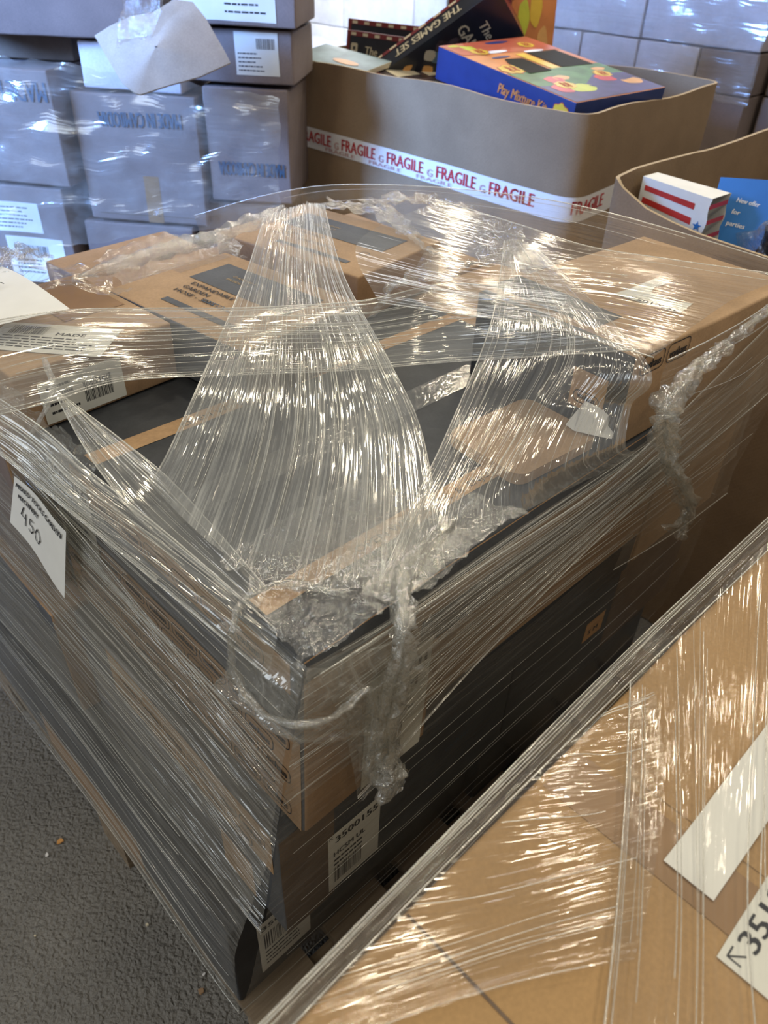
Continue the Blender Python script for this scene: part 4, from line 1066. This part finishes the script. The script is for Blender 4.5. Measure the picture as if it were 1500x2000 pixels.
# diagonal pulls on the right side and on the left side
film_sheet('film_band', wrap, [[(.10, -.092, .90), (.30, -.095, .90), (.62, -.10, .91), (1.05, -.098, 1.02)], [(.13, -.094, .78), (.32, -.097, .83), (.64, -.10, .86), (1.08, -.098, .93)], [(.15, -.094, .64), (.35, -.097, .73), (.66, -.10, .80), (1.09, -.098, .84)]],
           80, 110, 'film_fan2', .0016, 100, 11, strands=26, low=.006)
film_sheet('film_band', wrap, [[(.05, .85, .88), (.058, .5, .85), (.068, .2, .78), (.08, -.05, .70)], [(.02, .88, .62), (.035, .5, .62), (.045, .2, .60), (.045, -.06, .56)], [(-.005, .9, .42), (.01, .5, .45), (.015, .2, .46), (.02, -.06, .44)]],
           70, 110, 'film_side', .0014, 100, 12, strands=26, low=.008)
# side and end of the tall right carton
film_sheet('film_sheet', wrap, [[(.645, -.100, 1.046), (.85, -.103, 1.046), (1.075, -.098, 1.044)], [(.66, -.105, .95), (.86, -.120, .93), (1.095, -.100, .92)], [(.68, -.100, .80), (.88, -.112, .78), (1.10, -.098, .76)], [(.68, -.095, .68), (.9, -.1, .65), (1.10, -.094, .62)]],
           70, 90, 'film_clear', .002, 22, 13, strands=5, low=.012)
film_sheet('film_sheet', wrap, [[(.66, .97, .96), (.80, .70, 1.055), (.95, .30, 1.09), (1.085, -.07, 1.05)], [(.7, .97, .8), (.92, .74, .93), (1.08, .35, .95), (1.11, -.07, .93)], [(.8, .97, .5), (1.0, .8, .6), (1.11, .4, .6), (1.11, -.07, .6)]],
           60, 60, 'film_clear', .001, 60, 14, strands=4, low=.004)
# crumpled cap on the near corner, loops and tails
film_crumple('crumpled_film', wrap, [[(.30, -.085, .915), (.36, .02, .912), (.33, .10, .910)], [(.19, -.085, .918), (.22, .01, .918), (.22, .10, .912)], [(.085, -.082, .912), (.10, .0, .918), (.12, .09, .912)]], 130, 130, 'film_crump', .0045, 60, 1)
film_crumple('crumpled_film', wrap, [[(.078, .02, .905), (.074, .02, .84), (.066, .03, .80)], [(.080, -.070, .905), (.076, -.075, .84), (.07, -.072, .80)], [(.14, -.100, .900), (.15, -.100, .82), (.15, -.096, .76)], [(.24, -.102, .89), (.25, -.102, .82), (.24, -.1, .74)]], 80, 80, 'film_band', .004, 24, 2)
film_crumple('crumpled_film', wrap, [[(.125, -.102, .84), (.14, -.105, .74), (.15, -.1, .64)], [(.16, -.112, .85), (.17, -.115, .74), (.17, -.108, .66)], [(.20, -.106, .87), (.20, -.105, .75), (.20, -.10, .67)]], 60, 70, 'film_crump', .008, 26, 3)
film_rope('film_rope', wrap, [[.170, -.05, .925], [.146, -.006, .925], [.117, .010, .925], [.095, .02, .915], [.070, .006, .903], [.066, .005, .852], [.062, -.026, .832], [.066, -.080, .845], [.088, -.104, .852], [.121, -.106, .842], [.141, -.106, .852], [.152, -.108, .847], [.157, -.108, .793], [.153, -.106, .734]], .0030, 1, 1.0)
film_rope('film_rope', wrap, [[.34, -.04, .925], [.25, -.055, .925], [.21, -.09, .922], [.186, -.115, .912], [.193, -.118, .880], [.188, -.115, .834], [.179, -.113, .783], [.177, -.112, .731], [.173, -.113, .700], [.176, -.114, .668], [.183, -.114, .640]],
          [.004, .006, .009, .008, .006, .0065, .008, .007, .014, .016, .003], 2, .9)
film_rope('film_rope', wrap, [[.40, -.03, .922], [.30, -.05, .92], [.22, -.08, .925], [.185, -.112, .90], [.170, -.112, .84], [.165, -.110, .77], [.160, -.108, .72], [.162, -.11, .69]], [.003, .004, .006, .005, .005, .006, .009, .006], 12, .9)
film_crumple('crumpled_film', wrap, [[(.42, -.082, .92), (.40, -.03, .918), (.36, .02, .916)], [(.20, -.09, .922), (.19, -.05, .922), (.18, .0, .92)]], 90, 30, 'film_rope', .005, 40, 31)
film_rope('film_rope', wrap, [[1.02, -.10, 1.052], [.86, -.115, 1.045], [.72, -.125, 1.04], [.63, -.130, 1.02], [.60, -.135, 1.000], [.645, -.135, .955], [.655, -.133, .915], [.725, -.135, .850], [.79, -.135, .775], [.775, -.135, .745], [.725, -.133, .762]],
          [.003, .004, .006, .008, .010, .006, .008, .005, .006, .005, .003], 3, 1.3, 18, 'film_crump')
film_rope('film_rope', wrap, [[.612, -.128, 1.005], [.62, -.132, .965], [.66, -.134, .905], [.735, -.136, .826], [.80, -.136, .748], [.795, -.134, .705]], [.01, .008, .006, .008, .006, .005], 4, 1.3, 18, 'film_crump')
film_rope('film_rope', wrap, [[.27, .70, .998], [.374, .715, 1.000], [.457, .72, 1.0], [.538, .70, 1.01], [.612, .69, 1.025], [.69, .70, 1.03]], [.004, .010, .012, .010, .012, .008], 5, .5)
film_rope('film_rope', wrap, [[.119, .469, 1.0], [.104, .418, .987], [.083, .40, .972], [.055, .41, .93]], [.003, .0035, .003, .002], 6, .5)
film_crumple('crumpled_film', wrap, [[(.79, .76, 1.00), (.86, .66, 1.00), (.845, .58, .995), (.82, .47, .99), (.81, .40, .985)], [(.85, .76, 1.00), (.92, .66, 1.00), (.90, .58, .985), (.87, .47, .97), (.86, .38, .97)]], 90, 40, 'film_rope', .010, 26, 4)
film_crumple('crumpled_film', wrap, [[(.88, .72, 1.005), (.93, .60, 1.02), (.90, .50, 1.02), (.86, .40, 1.01), (.80, .34, 1.0)], [(.98, .68, 1.00), (1.0, .56, 1.02), (.97, .46, 1.02), (.93, .36, 1.03), (.86, .27, 1.04)]], 90, 50, 'film_crump', .012, 20, 5)
film_crumple('crumpled_film', wrap, [[(.62, .39, .94), (.68, .41, .965), (.73, .37, .985), (.75, .29, 1.02), (.76, .22, 1.06)], [(.70, .42, .95), (.76, .42, .985), (.80, .37, 1.0), (.82, .29, 1.03), (.83, .22, 1.065)]], 80, 40, 'film_crump', .012, 24, 6)
film_crumple('crumpled_film', wrap, [[(.06, .75, .99), (.20, .80, 1.0), (.32, .76, .99)], [(.08, .63, .995), (.22, .64, 1.005), (.31, .60, .995)]], 70, 50, 'film_clear', .012, 14, 7)
film_crumple('crumpled_film', wrap, [[(.33, .60, .975), (.45, .66, .98), (.58, .66, .975)], [(.34, .78, .985), (.46, .80, .99), (.60, .78, .985)]], 70, 40, 'film_crump', .010, 18, 8)
film_crumple('crumpled_film', wrap, [[(.16, .76, 1.01), (.20, .80, 1.02), (.26, .82, 1.0)], [(.18, .70, 1.02), (.23, .73, 1.035), (.27, .77, 1.0)]], 50, 30, 'film_crump', .016, 30, 9)
film_crumple('crumpled_film', wrap, [[(.03, .50, .90), (.05, .40, .90), (.07, .33, .89)], [(.06, .47, .98), (.085, .39, .95), (.10, .32, .93)]], 60, 50, 'film_crump', .010, 30, 10)

# film on the foreground carton
fw = thing('stretch_film', 'clear stretch film stretched tight over the large foreground carton', 'plastic wrap', W(0, 0, 0), ANG)
FL = [[[-.16,-.288,.8765],[-.053,-.33,.8765],[.032,-.374,.877],[.109,-.424,.877]],[[.002,-.288,.8765],[.054,-.323,.877],[.117,-.357,.877],[.187,-.396,.877]],[[.16,-.286,.8765],[.19,-.305,.877],[.22,-.33,.877],[.27,-.355,.877]],[[.27,-.288,.8765],[.29,-.294,.877],[.31,-.302,.877],[.335,-.31,.877]]]
film_sheet('film_sheet', fw, FL, 40, 150, 'film_top', .0009, 60, 21, strands=12, low=.003, edges=(0, 0))
FR = [[[.325,-.288,.879],[.214,-.351,.879],[.118,-.402,.879],[.040,-.44,.879]],[[.427,-.288,.879],[.273,-.373,.880],[.163,-.434,.880],[.076,-.477,.880]],[[.667,-.288,.879],[.386,-.405,.880],[.223,-.475,.880],[.118,-.53,.880]],[[.90,-.34,.879],[.6,-.5,.880],[.4,-.6,.880],[.2,-.65,.880]]]
film_sheet('film_sheet', fw, FR, 60, 150, 'film_top', .0011, 80, 22, strands=26, low=.003, edges=(1, 0))
film_sheet('film_sheet', fw, [[(.93, -.30, .875), (.4, -.287, .8745), (-.1, -.287, .8745), (-.26, -.29, .8745)], [(.93, -.262, .862), (.4, -.256, .850), (-.1, -.272, .858), (-.26, -.276, .855)], [(.93, -.268, .6), (.4, -.264, .6), (-.1, -.270, .6), (-.26, -.27, .6)], [(.93, -.28, .14), (.4, -.28, .14), (-.1, -.28, .14), (-.26, -.28, .14)]],
           90, 90, 'film_side', .0014, 60, 23, strands=22, low=.006, edges=(1, 0))

# ================================================================== LITTER
def chip(label, a, b, s, mk, seed, cat='litter', name='wood_chip'):
    rnd = random.Random(seed); mb = MB(); p = [(math.cos(t) * s * rnd.uniform(.6, 1.1), math.sin(t) * s * rnd.uniform(.5, .9)) for t in [k * 1.047 for k in range(6)]]
    lo = [Vector((x, y, .0005)) for x, y in p]; hi = [Vector((x * .9, y * .9, .003)) for x, y in p]
    mb.grid([lo, hi], mk, closed=True); mb.face(hi, mk); mb.face(list(reversed(lo)), mk)
    o = mb.build(name); o.location = W(a, b, .003); o.rotation_euler = (0, 0, seed); tag(o, label, cat)
chip('orange chip on the asphalt left of the wrapped stack', -.072, .517, .009, 'peach', 1)
chip('small white crumb on the asphalt beside the orange chip', -.103, .508, .005, 'white', 2, name='paper_scrap')
chip('pale crumb on the asphalt near the bottom left of the photo', -.184, .38, .003, 'cream', 3, name='paper_scrap')
chip('white crumb on the asphalt near the bottom corner of the stack', -.002, .122, .004, 'white', 4, name='paper_scrap')
chip('brown splinter on the asphalt closest to the pallet corner', -.020, .104, .007, 'card', 5)
chip('tan splinter on the asphalt halfway along the stack side', -.030, .262, .004, 'cream', 6)
